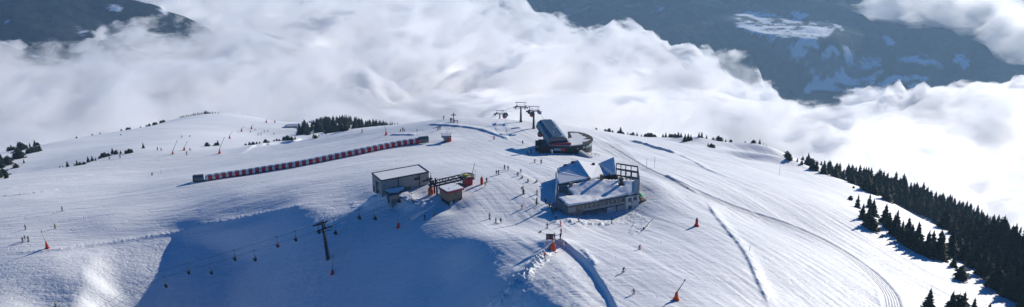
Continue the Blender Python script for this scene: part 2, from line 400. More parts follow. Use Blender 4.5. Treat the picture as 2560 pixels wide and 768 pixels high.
fields = in_blobs(px, py, [(1900,52,62,34,10),(1965,72,75,30,15),(2060,72,50,14,5),(1945,105,28,18,0),(1975,120,40,30,60),(2000,35,22,14,0),
    (2010,100,26,50,-20),(2110,185,85,45,12),(2170,160,30,24,0),(2060,215,50,20,0),(2220,104,20,11,25),(2290,150,50,16,15),(2405,160,14,10,-40),(2390,150,16,7,-30),
    (2260,205,60,12,0),(2030,95,16,40,-10),(2040,140,18,34,10),(2080,160,60,20,15),(2140,215,80,18,0),(1920,90,40,10,20),(2100,130,30,14,30),(2330,165,30,9,15),(2200,240,70,10,0),(1425,32,20,7,-35),(1400,40,12,5,-20),(2180,225,60,10,0),(1640,30,14,4,0)], 24)
farf = in_blobs(px, py, [(1060,205,85,26,8),(1010,205,50,20,0),(1120,215,60,22,10)], 20)
patch = fbm(VX/95, VY/60, 5, 71); sn = smooth(.60, .66, patch)*smooth(.5, .6, fbm(VX/420, VY/420, 3, 72))*.5
leftspeck = smooth(.63, .67, fbm(VX/60, VY/45, 4, 77))*(px < 420)*smooth(.42, .55, fbm(VX/300, VY/200, 2, 78))
woods = smooth(.52, .56, fbm(VX/60, VY/34, 6, 74, .62))
field = np.clip(np.maximum(np.maximum(fields, farf)*(1-.9*woods), np.maximum(sn*.25, leftspeck)), 0, 1)
vm = bpy.data.materials.new('wooded_mountainside'); vm.use_nodes = True; nt = vm.node_tree; b = nt.nodes['Principled BSDF']; b.inputs['Roughness'].default_value = .95; b.inputs['Specular IOR Level'].default_value = .05
at_ = nt.nodes.new('ShaderNodeAttribute'); at_.attribute_name = 'field'
tc = nt.nodes.new('ShaderNodeTexCoord')
n1 = nt.nodes.new('ShaderNodeTexNoise'); n1.inputs['Scale'].default_value = .05; n1.inputs['Detail'].default_value = 5; nt.links.new(tc.outputs['Object'], n1.inputs['Vector'])
rp = nt.nodes.new('ShaderNodeValToRGB'); rp.color_ramp.elements[0].position = .35; rp.color_ramp.elements[0].color = (.008, .014, .018, 1); rp.color_ramp.elements[1].position = .7; rp.color_ramp.elements[1].color = (.03, .042, .046, 1)
nt.links.new(n1.outputs['Fac'], rp.inputs['Fac'])
mx = nt.nodes.new('ShaderNodeMix'); mx.data_type = 'RGBA'; nt.links.new(at_.outputs['Fac'], mx.inputs[0]); nt.links.new(rp.outputs['Color'], mx.inputs[6]); mx.inputs[7].default_value = (.8, .84, .88, 1)
nt.links.new(mx.outputs[2], b.inputs['Base Color'])
bp = nt.nodes.new('ShaderNodeBump'); bp.inputs['Strength'].default_value = .6; bp.inputs['Distance'].default_value = 7
nt.links.new(n1.outputs['Fac'], bp.inputs['Height']); nt.links.new(bp.outputs['Normal'], b.inputs['Normal'])
o = link(bpy.data.objects.new('hills', grid_mesh('hills', VX, VY, VZ, vm, {'field': field}))); o['kind'] = 'structure'

# ------------------------------------------------------------------ the sea of cloud: closed hulls filled with scattering air
def cloud_volume_material(name, sx, sy, sz, lo, hi, dens, k_z, z0):
    cm = bpy.data.materials.new(name); cm.use_nodes = True; nt = cm.node_tree; nt.nodes.remove(nt.nodes['Principled BSDF'])
    pv = nt.nodes.new('ShaderNodeVolumePrincipled'); pv.inputs['Color'].default_value = CCOL; pv.inputs['Anisotropy'].default_value = CG
    nt.links.new(pv.outputs['Volume'], nt.nodes['Material Output'].inputs['Volume'])
    tc = nt.nodes.new('ShaderNodeTexCoord'); mp = nt.nodes.new('ShaderNodeMapping'); mp.inputs['Scale'].default_value = (1/sx, 1/sy, 1/sz)
    mp.inputs['Rotation'].default_value = (0, 0, R(-18))
    nt.links.new(tc.outputs['Object'], mp.inputs['Vector'])
    nz = nt.nodes.new('ShaderNodeTexNoise'); nz.inputs['Scale'].default_value = 1; nz.inputs['Detail'].default_value = 8; nz.inputs['Roughness'].default_value = .7; nz.inputs['Distortion'].default_value = .1
    nt.links.new(mp.outputs['Vector'], nz.inputs['Vector'])
    sep = nt.nodes.new('ShaderNodeSeparateXYZ'); nt.links.new(tc.outputs['Object'], sep.inputs['Vector'])
    a = nt.nodes.new('ShaderNodeMath'); a.operation = 'MULTIPLY_ADD'; a.inputs[1].default_value = -k_z; a.inputs[2].default_value = k_z*z0
    nt.links.new(sep.outputs['Z'], a.inputs[0])            # k (z0 - z): denser lower down
    s = nt.nodes.new('ShaderNodeMath'); s.operation = 'ADD'; nt.links.new(a.outputs[0], s.inputs[0]); nt.links.new(nz.outputs['Fac'], s.inputs[1])
    mr = nt.nodes.new('ShaderNodeMapRange'); mr.inputs['From Min'].default_value = lo; mr.inputs['From Max'].default_value = hi; mr.inputs['To Min'].default_value = 0; mr.inputs['To Max'].default_value = dens
    nt.links.new(s.outputs[0], mr.inputs['Value']); nt.links.new(mr.outputs['Result'], pv.inputs['Density'])
    return cm
def closed(name, X, Y, T, B, m, mask):
    me1 = bpy.data.meshes.new(name)
    nr, nc = X.shape
    co_ = np.concatenate([np.stack([X, Y, T], -1).reshape(-1, 3), np.stack([X, Y, B], -1).reshape(-1, 3)])
    i = np.arange(nr*nc).reshape(nr, nc); n = nr*nc
    qm = mask[:-1, :-1] & mask[1:, :-1] & mask[:-1, 1:] & mask[1:, 1:]
    q = np.stack([i[:-1, :-1], i[:-1, 1:], i[1:, 1:], i[1:, :-1]], -1)
    top_ = q[qm]; bot_ = top_[:, ::-1]+n; sides = []
    pm = np.pad(qm, 1); c = pm[1:-1, 1:-1]
    for dy, dx, (a, b) in ((-1, 0, (0, 1)), (0, 1, (1, 2)), (1, 0, (2, 3)), (0, -1, (3, 0))):
        nb = pm[1+dy:pm.shape[0]-1+dy, 1+dx:pm.shape[1]-1+dx]
        e = q[c & ~nb]; sides.append(np.stack([e[:, b], e[:, a], e[:, a]+n, e[:, b]+n], -1))
    Q = np.concatenate([top_, bot_]+sides)
    used = np.unique(Q); remap = np.zeros(2*n, np.int64); remap[used] = np.arange(len(used)); Q = remap[Q]; co_ = co_[used]
    me1.vertices.add(len(co_)); me1.vertices.foreach_set('co', co_.astype(np.float32).ravel())
    me1.loops.add(Q.size); me1.loops.foreach_set('vertex_index', Q.ravel().astype(np.int32))
    me1.polygons.add(len(Q)); me1.polygons.foreach_set('loop_start', np.arange(0, Q.size, 4, dtype=np.int32))
    me1.update(calc_edges=True); me1.materials.append(m); return me1
CX, CY = np.meshgrid(np.linspace(-3000, 3600, 520), np.linspace(650, 4300, 420))
ZC = -520.
px, py, dd = project(CX, CY, np.full_like(CX, ZC)); px = np.clip(px, -5000, 8000)
wx = CX+200*(fbm(CX/500, CY/500, 3, 90)-.5); wy = CY+200*(fbm(CX/500, CY/500, 3, 91)-.5)
n = fbm(wx/620, wy/330, 6, 40, .55); bil = 1-np.abs(2*fbm(wx/260, wy/150, 5, 60, .55)-1); bil2 = 1-np.abs(2*fbm(wx/95, wy/70, 4, 63, .55)-1)
wig = 34*(fbm(CX/220, CY/220, 5, 95)-.5)
lim = np.interp(px, [-5000,0,110,180,190,300,340,900,1230,1270,1400,1560,1700,1750,1880,1970,2010,2180,2230,2350,2560,2700,8000],
                    [140,140,128,100,60,10,-60,-60,-50,12,60,85,100,150,180,215,262,250,235,215,205,200,200])
edge = smooth(-22, 60, py-lim+26+wig*1.8)
hole = 1-smooth(.5, 1.3, np.hypot((px-1078)/125, (py-222)/38)+wig/50)
dip = (1-smooth(.2, 1.3, np.hypot((px-800)/110, (py-140)/34)))*.55
top = ZC + ((n-.47)*210 + (bil-.7)*75 + (bil2-.7)*40)
cov = edge*(1-hole)
def blur(a, k):
    for ax in (0, 1):
        c = np.cumsum(np.pad(a, [(k+1, k) if q == ax else (0, 0) for q in (0, 1)], mode='edge'), axis=ax)
        a = (np.take(c, range(2*k+1, c.shape[ax]), ax)-np.take(c, range(0, c.shape[ax]-2*k-1), ax))/(2*k+1)
    return a
cov = blur(blur(cov, 9), 8)
cov = np.clip(cov + 3.2*cov*(1-cov)*(fbm(CX/150, CY/120, 5, 97, .6)-.5)*1.6, 0, 1)
top = top*cov + (ZC-190)*(1-cov) - 60*dip
top += 40
hi_ = ZC+62; top = hi_-22*np.log1p(np.exp(np.clip((hi_-top)/22, -30, 30)))
lo_ = ZC-12; top = np.where(cov > .9, lo_+26*np.log1p(np.exp(np.clip((top-lo_)/26, -30, 30))), top)
patchc = blur(in_blobs(px, py, [(2330,8,190,20,2),(2470,-10,200,26,0),(2520,80,66,30,20),(2590,98,60,30,30),(2470,30,120,9,0)], 26), 2)
top += 45*np.exp(-((px-2380)/190)**2-((py-345)/55)**2)
bot = ZC-165. + 130*(1-cov)
m = top > bot+4
cloud_mat = cloud_volume_material('cloud_vapour', *CVM)
o = link(bpy.data.objects.new('clouds', closed('clouds', CX, CY, np.maximum(top, bot+3), bot, cloud_mat, m))); o['kind'] = 'stuff'
o['label'] = 'white and grey sea of cloud filling the valley behind the mountain'
h = 62*patchc*patchc*(.4+1.0*bil)*smooth(.05, .9, patchc); mid = np.full_like(top, ZC-20.)
m = patchc > .06
puff_mat = cloud_volume_material('puff_vapour', 90, 75, 50, .44, .66, .04, 0, 0)
o = link(bpy.data.objects.new('small_clouds', closed('small_clouds', CX, CY, mid+h+1, mid-h*.5-1, puff_mat, m))); o['kind'] = 'stuff'
o['label'] = 'separate bright cloud banks over the far valley'
sc.cycles.volume_step_rate = STEP; sc.cycles.volume_max_steps = 512
# ------------------------------------------------------------------ haze
if HAZE:
    bm = bmesh.new(); bmesh.ops.create_cube(bm, size=1)
    me = bpy.data.meshes.new('haze'); 
    for v in bm.verts:
        v.co = Vector((v.co.x*19000, 7000+v.co.y*18000, -690+v.co.z*1450))
    bm.to_mesh(me); bm.free()
    hm = bpy.data.materials.new('haze_air'); hm.use_nodes = True; nt = hm.node_tree; nt.nodes.remove(nt.nodes['Principled BSDF'])
    pv = nt.nodes.new('ShaderNodeVolumePrincipled'); pv.inputs['Color'].default_value = HAZE_COL; pv.inputs['Density'].default_value = HAZE; pv.inputs['Anisotropy'].default_value = .35
    nt.links.new(pv.outputs['Volume'], nt.nodes['Material Output'].inputs['Volume'])
    me.materials.append(hm); o = link(bpy.data.objects.new('haze', me)); o['kind'] = 'stuff'
# ================================================================== building blocks
class MB:
    """collects faces with a material number; build() links them as one mesh object"""
    def __init__(s): s.v = []; s.f = []; s.m = []; s.sm = []
    def add(s, vs, fs, m=0, smooth_=False):
        b = len(s.v); s.v += [tuple(map(float, q)) for q in vs]
        for f in fs: s.f.append([b+i for i in f]); s.m.append(m); s.sm.append(smooth_)
        return s
    def box(s, c, size, rz=0, m=0, tilt=0):
        hx, hy, hz = [q/2 for q in size]; M_ = Matrix.Rotation(rz, 3, 'Z') @ Matrix.Rotation(tilt, 3, 'X')
        vs = [Vector(c)+M_ @ Vector((x*hx, y*hy, z*hz)) for x, y, z in ((-1,-1,-1),(1,-1,-1),(1,1,-1),(-1,1,-1),(-1,-1,1),(1,-1,1),(1,1,1),(-1,1,1))]
        return s.add(vs, [(3,2,1,0),(4,5,6,7),(0,1,5,4),(1,2,6,5),(2,3,7,6),(3,0,4,7)], m)
    def beam(s, a, b, w, h, m=0):
        a, b = Vector(a), Vector(b); d = (b-a); L = d.length; d.normalize()
        up = Vector((0, 0, 1)) if abs(d.z) < .95 else Vector((0, 1, 0))
        r = d.cross(up).normalized(); u = r.cross(d)
        vs = []
        for e in (a, b):
            for x, y in ((-1,-1),(1,-1),(1,1),(-1,1)): vs.append(e+r*x*w/2+u*y*h/2)
        return s.add(vs, [(3,2,1,0),(4,5,6,7),(0,1,5,4),(1,2,6,5),(2,3,7,6),(3,0,4,7)], m)
    def tube(s, pts, rad, n=8, m=0, cap=True, smooth_=True):
        pts = [Vector(p) for p in pts]; rad = rad if isinstance(rad, (list, tuple)) else [rad]*len(pts)
        vs = []; fs = []
        prev = None
        for i, p in enumerate(pts):
            d = (pts[min(i+1, len(pts)-1)]-pts[max(i-1, 0)]).normalized()
            if prev is None:
                up = Vector((0, 0, 1)) if abs(d.z) < .9 else Vector((1, 0, 0)); r = d.cross(up).normalized()
            else: r = (prev-d*prev.dot(d)).normalized()
            prev = r; u = d.cross(r)
            for k in range(n):
                a = 2*math.pi*k/n; vs.append(p+(r*math.cos(a)+u*math.sin(a))*rad[i])
        for i in range(len(pts)-1):
            for k in range(n):
                k2 = (k+1) % n; fs.append((i*n+k, i*n+k2, (i+1)*n+k2, (i+1)*n+k))
        s.add(vs, fs, m, smooth_)
        if cap:
            b = len(s.v)-len(vs); s.f.append([b+k for k in range(n)][::-1]); s.m.append(m); s.sm.append(False)
            b2 = b+(len(pts)-1)*n; s.f.append([b2+k for k in range(n)]); s.m.append(m); s.sm.append(False)
        return s
    def ball(s, c, r, m=0, nu=10, nv=6):
        r = (r, r, r) if isinstance(r, (int, float)) else r
        vs = [(c[0], c[1], c[2]+r[2])]; fs = []
        for j in range(1, nv):
            t = math.pi*j/nv
            for i in range(nu):
                a = 2*math.pi*i/nu; vs.append((c[0]+r[0]*math.sin(t)*math.cos(a), c[1]+r[1]*math.sin(t)*math.sin(a), c[2]+r[2]*math.cos(t)))
        vs.append((c[0], c[1], c[2]-r[2]))
        for i in range(nu): fs.append((0, 1+i, 1+(i+1) % nu))
        for j in range(nv-2):
            for i in range(nu):
                i2 = (i+1) % nu; fs.append((1+j*nu+i, 1+(j+1)*nu+i, 1+(j+1)*nu+i2, 1+j*nu+i2))
        b = 1+(nv-2)*nu
        for i in range(nu): fs.append((b+i, len(vs)-1, b+(i+1) % nu))
        return s.add(vs, fs, m, True)
    def prism(s, poly, z0, z1, m=0, mtop=None):
        """poly: plan points; z0, z1: heights or lists of heights"""
        n = len(poly); z0 = z0 if isinstance(z0, (list, tuple)) else [z0]*n; z1 = z1 if isinstance(z1, (list, tuple)) else [z1]*n
        area = sum(poly[i][0]*poly[(i+1) % n][1]-poly[(i+1) % n][0]*poly[i][1] for i in range(n))
        if area < 0: poly = poly[::-1]; z0 = z0[::-1]; z1 = z1[::-1]
        vs = [(p[0], p[1], a) for p, a in zip(poly, z0)]+[(p[0], p[1], a) for p, a in zip(poly, z1)]
        s.add(vs, [tuple(range(n))[::-1]], m); b = len(s.v)-2*n
        for i in range(n):
            j = (i+1) % n; s.f.append([b+i, b+j, b+n+j, b+n+i]); s.m.append(m); s.sm.append(False)
        s.f.append([b+n+i for i in range(n)]); s.m.append(m if mtop is None else mtop); s.sm.append(False)
        return s
    def build(s, name, mats, parent=None, label=None):
        me = bpy.data.meshes.new(name); me.from_pydata(s.v, [], s.f)
        for mt in (mats if isinstance(mats, (list, tuple)) else [mats]): me.materials.append(mt)
        me.polygons.foreach_set('material_index', s.m); me.polygons.foreach_set('use_smooth', s.sm); me.update()
        o = link(bpy.data.objects.new(name, me), parent)
        if label: o['label'] = label
        return o
def thing(name, label, cat, loc=(0, 0, 0), rz=0, group=None):
    o = bpy.data.objects.new(name, None); o.empty_display_size = .3; link(o)
    o.location = loc; o.rotation_euler = (0, 0, rz); tag(o, label, cat, group); return o
def tag(o, label, cat, group=None):
    o['label'] = label; o['category'] = cat
    if group: o['group'] = group
def plane_at(px, py, z):
    d = ray(px, py); t = z/d[2]; return Vector((d[0]*t, d[1]*t, z))
def z_for(px, py, y):
    """height that shows at picture row py at ground distance y (same column)"""
    d = ray(px, py); return d[2]*y/d[1]
def local(origin, rz, p):
    d = Vector((p[0]-origin[0], p[1]-origin[1])); c, s_ = math.cos(-rz), math.sin(-rz)
    return (d.x*c-d.y*s_, d.x*s_+d.y*c)
M_ = {
 'snowcap': mat('roof_snow', SNOW_COL[:3], .6, bump=.5, vscale=.8), 'dark': mat('dark_metal', (.03, .032, .036), .45, .3),
 'steel': mat('galvanised_steel', (.13, .135, .145), .4, .7, vary=.15, vscale=4), 'grey': mat('grey_paint', (.22, .23, .24), .5, vary=.1),
 'wood': mat('weathered_larch', (.15, .12, .095), .8, vary=.4, vscale=2.2, stretch=(1, 1, 9), bump=.3), 'greywood': mat('grey_boards', (.22, .205, .19), .8, vary=.45, vscale=2.5, stretch=(6, 6, .5), bump=.3),
 'panel': mat('timber_cladding', (.33, .31, .28), .75, vary=.3, vscale=1.2, stretch=(1, 1, 5), bump=.25), 'white': mat('white_render', (.62, .61, .58), .8, vary=.08),
 'red': mat('red_padding', (.55, .025, .02), .55, vary=.15, vscale=5), 'orange': mat('orange_padding', (.75, .09, .02), .55, vary=.15, vscale=5), 'deepred': mat('red_paint', (.36, .012, .02), .4),
 'blueglass': mat('dark_blue_glass', (.02, .045, .09), .12, .1, spec=.6), 'glass': mat('window_glass', (.05, .065, .075), .08, spec=.7), 'paleglass': mat('pale_glass', (.28, .38, .40), .15, spec=.6),
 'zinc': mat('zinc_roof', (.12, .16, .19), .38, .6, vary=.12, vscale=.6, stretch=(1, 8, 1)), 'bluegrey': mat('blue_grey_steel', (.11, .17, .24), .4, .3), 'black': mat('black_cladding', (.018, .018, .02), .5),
 'yellow': mat('yellow_paint', (.55, .48, .06), .5), 'green': mat('green_canvas', (.01, .42, .18), .6), 'brown': mat('brown_plaster', (.17, .13, .10), .85, vary=.15), 'concrete': mat('concrete', (.32, .31, .30), .85, vary=.15, vscale=2),
 'ochre': mat('larch_shingles', (.27, .19, .12), .85, vary=.5, vscale=3.0, stretch=(1, 1, 2.5), bump=.5), 'bark': mat('bark', (.06, .045, .035), .9, vary=.3), 'rope': mat('steel_rope', (.06, .06, .065), .5, .5),
 'ski': mat('ski_top', (.12, .12, .14), .35), 'skin': mat('skin', (.5, .32, .24), .6), 'helmet': mat('helmet', (.05, .05, .055), .3), 'boots': mat('ski_boots', (.06, .06, .065), .5),
 'poster': mat('pale_poster', (.42, .56, .66), .5, vary=.25, vscale=1.4), 'lamp': mat('white_plastic', (.75, .75, .72), .4), 'violet': mat('violet_cover', (.16, .12, .42), .5), 'redglass': mat('cabin_red', (.35, .02, .03), .25),
}

# ================================================================== garage
def snow_roof(mb, poly, zs, th=.35, inset=.25, m=0):
    """a slab of snow with a slightly inset top over a roof polygon"""
    n = len(poly); cx = sum(p[0] for p in poly)/n; cy = sum(p[1] for p in poly)/n
    def ins(p, k):
        d = math.hypot(p[0]-cx, p[1]-cy); f = max(0, (d-k)/d); return (cx+(p[0]-cx)*f, cy+(p[1]-cy)*f)
    mb.prism([ins(p, inset) for p in poly], [z+.004 for z in zs], [z+th for z in zs], m)
g0 = at(952.5, 492); rz = None
zr = z_for(953, 452.5, g0.y-.3)
A_, D_, B_, C_ = [plane_at(*q, zr) for q in ((927.5, 434.4), (953, 452.5), (1043.5, 413.5), (1071.7, 430.6))]
rzg = math.atan2(C_.y-D_.y, C_.x-D_.x); Lg = (C_-D_).length; Wg = ((A_-D_).length+(B_-C_).length)/2
gz = g0.z-.6; Hg = zr-gz
gar = thing('garage', 'long grey timber-clad garage with a flat snowy roof and a big open end door', 'garage', (D_.x, D_.y, gz), rzg)
foot = [(0, 0), (Lg, 0), (Lg, Wg), (0, Wg)]
b = MB(); b.box((Lg/2, .12, Hg/2), (Lg, .24, Hg)); b.box((Lg/2, Wg-.12, Hg/2), (Lg, .24, Hg)); b.box((Lg-.12, Wg/2, Hg/2), (.24, Wg-.5, Hg))
b.box((.12, .9, Hg/2), (.24, 1.3, Hg)); b.box((.12, Wg-1.5, Hg/2), (.24, 2.5, Hg)); b.box((.12, Wg/2-.4, Hg-.75), (.24, Wg-4.0, 1.5)); b.build('wall', M_['panel'], gar)
b = MB()
for c, sz in (((Lg/2, 0, Hg+.05), (Lg+.3, .34, .34)), ((Lg/2, Wg, Hg+.05), (Lg+.3, .34, .34)), ((0, Wg/2, Hg+.05), (.34, Wg-.36, .34)), ((Lg, Wg/2, Hg+.05), (.34, Wg-.36, .34))): b.box(c, sz)
b.box((Lg/2, Wg/2, Hg-.12), (Lg-.4, Wg-.4, .2)); rf = b.build('roof', M_['dark'], gar)
b = MB(); b.box((Lg/2, Wg/2, Hg+.03), (Lg-.36, Wg-.36, .12)); b.build('snow_layer', M_['snowcap'], rf)
b = MB(); b.box((.45, Wg/2-.4, (Hg-1.5)/2), (.08, Wg-4.0, Hg-1.5)); d = b.build('door', M_['dark'], gar)
for k in range(3): b = MB(); b.box((.38, Wg/2-.4, 1.9+k*.75), (.04, Wg-4.6, .32)); b.build('glass_strip', M_['paleglass'], d)
b = MB(); b.box((-.05, Wg-1.0, 1.1), (.12, 1.0, 2.1)); b.build('side_door', M_['black'], gar)
for u in (.35, .8): b = MB(); b.tube([(Lg*u, -.1, .3), (Lg*u, -.1, Hg-.1)], .11, 6); b.build('downpipe', M_['dark'], gar)
b = MB(); b.box((Lg*.745, -.03, Hg-1.45), (1.7, .1, .6)); w_ = b.build('window', M_['black'], gar)
b = MB(); b.box((Lg*.745, -.05, Hg-1.1), (1.9, .14, .08)); b.build('lintel', M_['dark'], w_); b = MB(); b.box((Lg*.745, -.05, Hg-1.8), (1.9, .14, .08)); b.build('sill', M_['dark'], w_)
b = MB(); b.box((Lg*.49, -.02, 1.9), (3.6, .08, .95)); b.build('board_panel', M_['brown'], gar)
b = MB()                                  # the dark figure emblem on the long wall
for c, sz in (((Lg*.24, -.03, 2.9), (.28, .06, .7)), ((Lg*.24-.16, -.035, 2.9), (.5, .05, .16)), ((Lg*.24+.12, -.032, 2.45), (.2, .055, .45)), ((Lg*.24-.12, -.034, 2.42), (.16, .05, .4))): b.box(c, sz)
b.build('emblem', M_['dark'], gar)
# lean-to annex
an = thing('annex_shed', 'low lean-to shed with a grey half-snowed roof against the garage', 'shed', (D_.x, D_.y, gz), rzg)
q = [(.8, -.35), (7.6, -.35), (7.6, -5.6), (.8, -5.6)]
zz = [2.55, 2.55, 1.35, 1.35]
b = MB(); b.prism([(1.1, -.4), (7.2, -.4), (7.2, -5.2), (1.1, -5.2)], -2.5, [2.4, 2.4, 1.3, 1.3]); b.build('wall', M_['grey'], an)
b = MB(); b.prism(q, [z_ for z_ in zz], [z_+.16 for z_ in zz]); rf = b.build('roof', M_['zinc'], an)
b = MB(); b.prism([(1.0, -.4), (7.4, -.4), (6.8, -1.6), (4, -2.6), (1.6, -1.8)], [2.6, 2.6, 2.4, 2.15, 2.35], [3.0, 2.95, 2.5, 2.2, 2.5]); b.prism([(3.9, -4.4), (5.2, -3.5), (7.3, -3.3), (7.4, -5.4), (4.6, -5.5)], [1.75, 1.95, 2.0, 1.5, 1.5], [1.85, 2.2, 2.2, 1.8, 1.65]); b.build('snow_patch', M_['snowcap'], rf)
b = MB(); b.box((1.05, -2.6, .5), (.1, 1.3, 2.2)); b.build('door', M_['black'], an)

# ================================================================== operator hut
zr = z_for(1117.5, 481.7, at(1118, 521).y+.2); h0 = at(1118, 520)
cn = plane_at(1117.5, 483, zr); c2 = plane_at(1162, 472, zr); rzh = math.atan2(c2.y-cn.y, c2.x-cn.x)
hut = thing('operator_hut', 'square shingle-clad lift operator hut with a red-edged snowy flat roof', 'hut', (cn.x, cn.y, h0.z-1.2), rzh)
Hh = zr-(h0.z-1.2); Lh = (c2-cn).length; Wh = 5.6
b = MB(); b.prism([(.7, .7), (Lh-.5, .7), (Lh-.5, Wh-.3), (.7, Wh-.3)], 3.1, Hh-.25); b.build('wall', M_['ochre'], hut)
b = MB(); b.prism([(1.0, 1.0), (Lh-.6, 1.0), (Lh-.6, Wh-.5), (1.0, Wh-.5)], -2.5, 3.1); b.build('ground_floor', M_['black'], hut)
b = MB(); b.prism([(.6, .6), (Lh-.4, .6), (Lh-.4, Wh-.2), (.6, Wh-.2)], 2.95, 3.1); b.build('floor_slab', M_['dark'], hut)
oct_ = [(.1, .5), (.6, 0), (Lh-.3, 0), (Lh+.1, .4), (Lh+.1, Wh-.8), (Lh-.7, Wh+.2), (.7, Wh+.2), (.1, Wh-.5)]
b = MB(); b.prism(oct_, Hh-.3, Hh+.12); rf = b.build('roof', M_['deepred'], hut)
b = MB(); b.prism([(Lh/2+(x-Lh/2)*.9, Wh/2+(y-Wh/2)*.9) for x, y in oct_], Hh+.12, Hh+.32); b.build('snow_layer', M_['snowcap'], rf)
b = MB(); b.box((2.0, .96, 1.9), (1.1, .1, 1.8)); b.build('window', M_['paleglass'], hut)
b = MB(); b.box((3.9, .96, 1.75), (1.4, .1, 2.2)); b.build('door', M_['bluegrey'], hut)
b = MB()
for c, sz in (((Lh*.55, .67, Hh-1.1), (.16, .06, .6)), ((Lh*.55-.14, .665, Hh-1.0), (.36, .05, .13)), ((Lh*.55+.12, .668, Hh-1.35), (.14, .05, .3))): b.box(c, sz)
b.build('emblem', M_['dark'], hut)
b = MB(); b.tube([(5.6, 3.6, Hh+.1), (5.6, 3.6, Hh+.8)], .09, 6); b.build('vent_pipe', M_['steel'], rf); b = MB(); b.tube([(2, 2, Hh+.1), (2, 2, Hh+.5)], .16, 6); b.build('vent_pipe', M_['steel'], rf)
# snow drift bank around it is part of the ground

# ================================================================== mountain restaurant
e1 = at(1418.5, 540); zE = z_for(1419, 517, e1.y); RZ = R(24.5)
org = plane_at(1419, 517, zE); H0 = zE-e1.z; base = e1.z-4.0
rest = thing('mountain_restaurant', 'large mountain restaurant of several snow-covered roofs with a row of windows', 'restaurant', (org.x, org.y, base), RZ)
def L(px, py, dz=0): p = plane_at(px, py, zE+dz); return local(org, RZ, p)
hb = zE-base
z_ = lambda dz: hb+dz
dzs = {'E1': 0, 'mid': 0, 'r': .0}
pE1 = (0, 0); pMid = L(1462.7, 512); pR0 = L(1563.6, 491); pR1 = L(1598.7, 484.6, .3); pRb = L(1597.4, 452, 2.0); pRg = L(1492, 448, 2.1); pLb2 = L(1412.5, 465, 1.1); pIn = L(1430.7, 488.5, .1); pLb = L(1391.6, 495, 0)
front = [pE1, pR0, pR1, pRb, pRg, pLb2, pIn]; fz = [0, 0, .3, 2.0, 2.1, 1.1, .1]
tris = [([pE1, pIn, pLb], [0, .1, 0])]
b = MB()
b.prism([pE1, pR0, pIn, pLb], [z_(-.25)]*4, [z_(0), z_(0), z_(.1), z_(0)])
b.prism([pR0, pRg, pLb2, pIn], [z_(-.25), z_(1.8), z_(.8), z_(-.2)], [z_(0), z_(2.1), z_(1.1), z_(.1)])
b.prism([pR0, pR1, pRb, pRg], [z_(-.25), z_(.0), z_(1.7), z_(1.8)], [z_(0), z_(.3), z_(2.0), z_(2.1)])
rf = b.build('roof', M_['dark'], rest)
# snow blanket: fine grid over the roof plan, wavy, with a drift behind the vent
def roofz(p):
    def tri(a, bb, c, za, zb, zc):
        (x1, y1), (x2, y2), (x3, y3) = a, bb, c; dn = (y2-y3)*(x1-x3)+(x3-x2)*(y1-y3)
        l1 = ((y2-y3)*(p[0]-x3)+(x3-x2)*(p[1]-y3))/dn; l2 = ((y3-y1)*(p[0]-x3)+(x1-x3)*(p[1]-y3))/dn; l3 = 1-l1-l2
        return (min(l1, l2, l3) > -1e-6), l1*za+l2*zb+l3*zc
    for T in ((pE1, pR0, pIn, 0, 0, .1), (pE1, pIn, pLb, 0, .1, 0), (pR0, pRg, pIn, 0, 2.1, .1), (pRg, pLb2, pIn, 2.1, 1.1, .1), (pR0, pR1, pRb, 0, .3, 2.0), (pR0, pRb, pRg, 0, 2.0, 2.1)):
        ok, zq = tri(*T)
        if ok: return zq
    return None
def snow_blanket(fn, x0, x1, y0, y1, step, th, wavy, name, parent):
    nx = int((x1-x0)/step)+1; ny = int((y1-y0)/step)+1; idx = {}; vs = []; fs = []
    for j in range(ny):
        for i in range(nx):
            p = (x0+i*step, y0+j*step); q = fn(p)
            if q is None: continue
            inner = all(fn((p[0]+a, p[1]+c)) is not None for a, c in ((step, 0), (-step, 0), (0, step), (0, -step)))
            t_ = th*(1 if inner else .55) + (wavy*(float(fbm(np.array([p[0]/3.1]), np.array([p[1]/3.1]), 3, 61)[0])-.5) if inner else 0)
            idx[i, j] = len(vs); vs.append((p[0], p[1], z_(q)+max(.05, t_)))
    for (i, j), k in idx.items():
        if (i+1, j) in idx and (i, j+1) in idx and (i+1, j+1) in idx: fs.append((k, idx[i+1, j], idx[i+1, j+1], idx[i, j+1]))
    m_ = MB(); m_.add(vs, fs, 0, True); o_ = m_.build(name, M_['snowcap'], parent)
    sd = o_.modifiers.new('thick', 'SOLIDIFY'); sd.thickness = .3; sd.offset = -1
    return o_
xs = [p[0] for p in front+[pLb]]; ys = [p[1] for p in front+[pLb]]
def clipbare(p):
    q = roofz(p)
    if q is None: return None
    v = VENT
    if math.hypot(p[0]-v[0], p[1]-v[1]) < .6: return None
    return q
VENT = L(1553, 461, 1.6)
snow_blanket(clipbare, min(xs)+.1, max(xs), min(ys)+.1, max(ys), .42, .32, .5, 'snow_layer', rf)
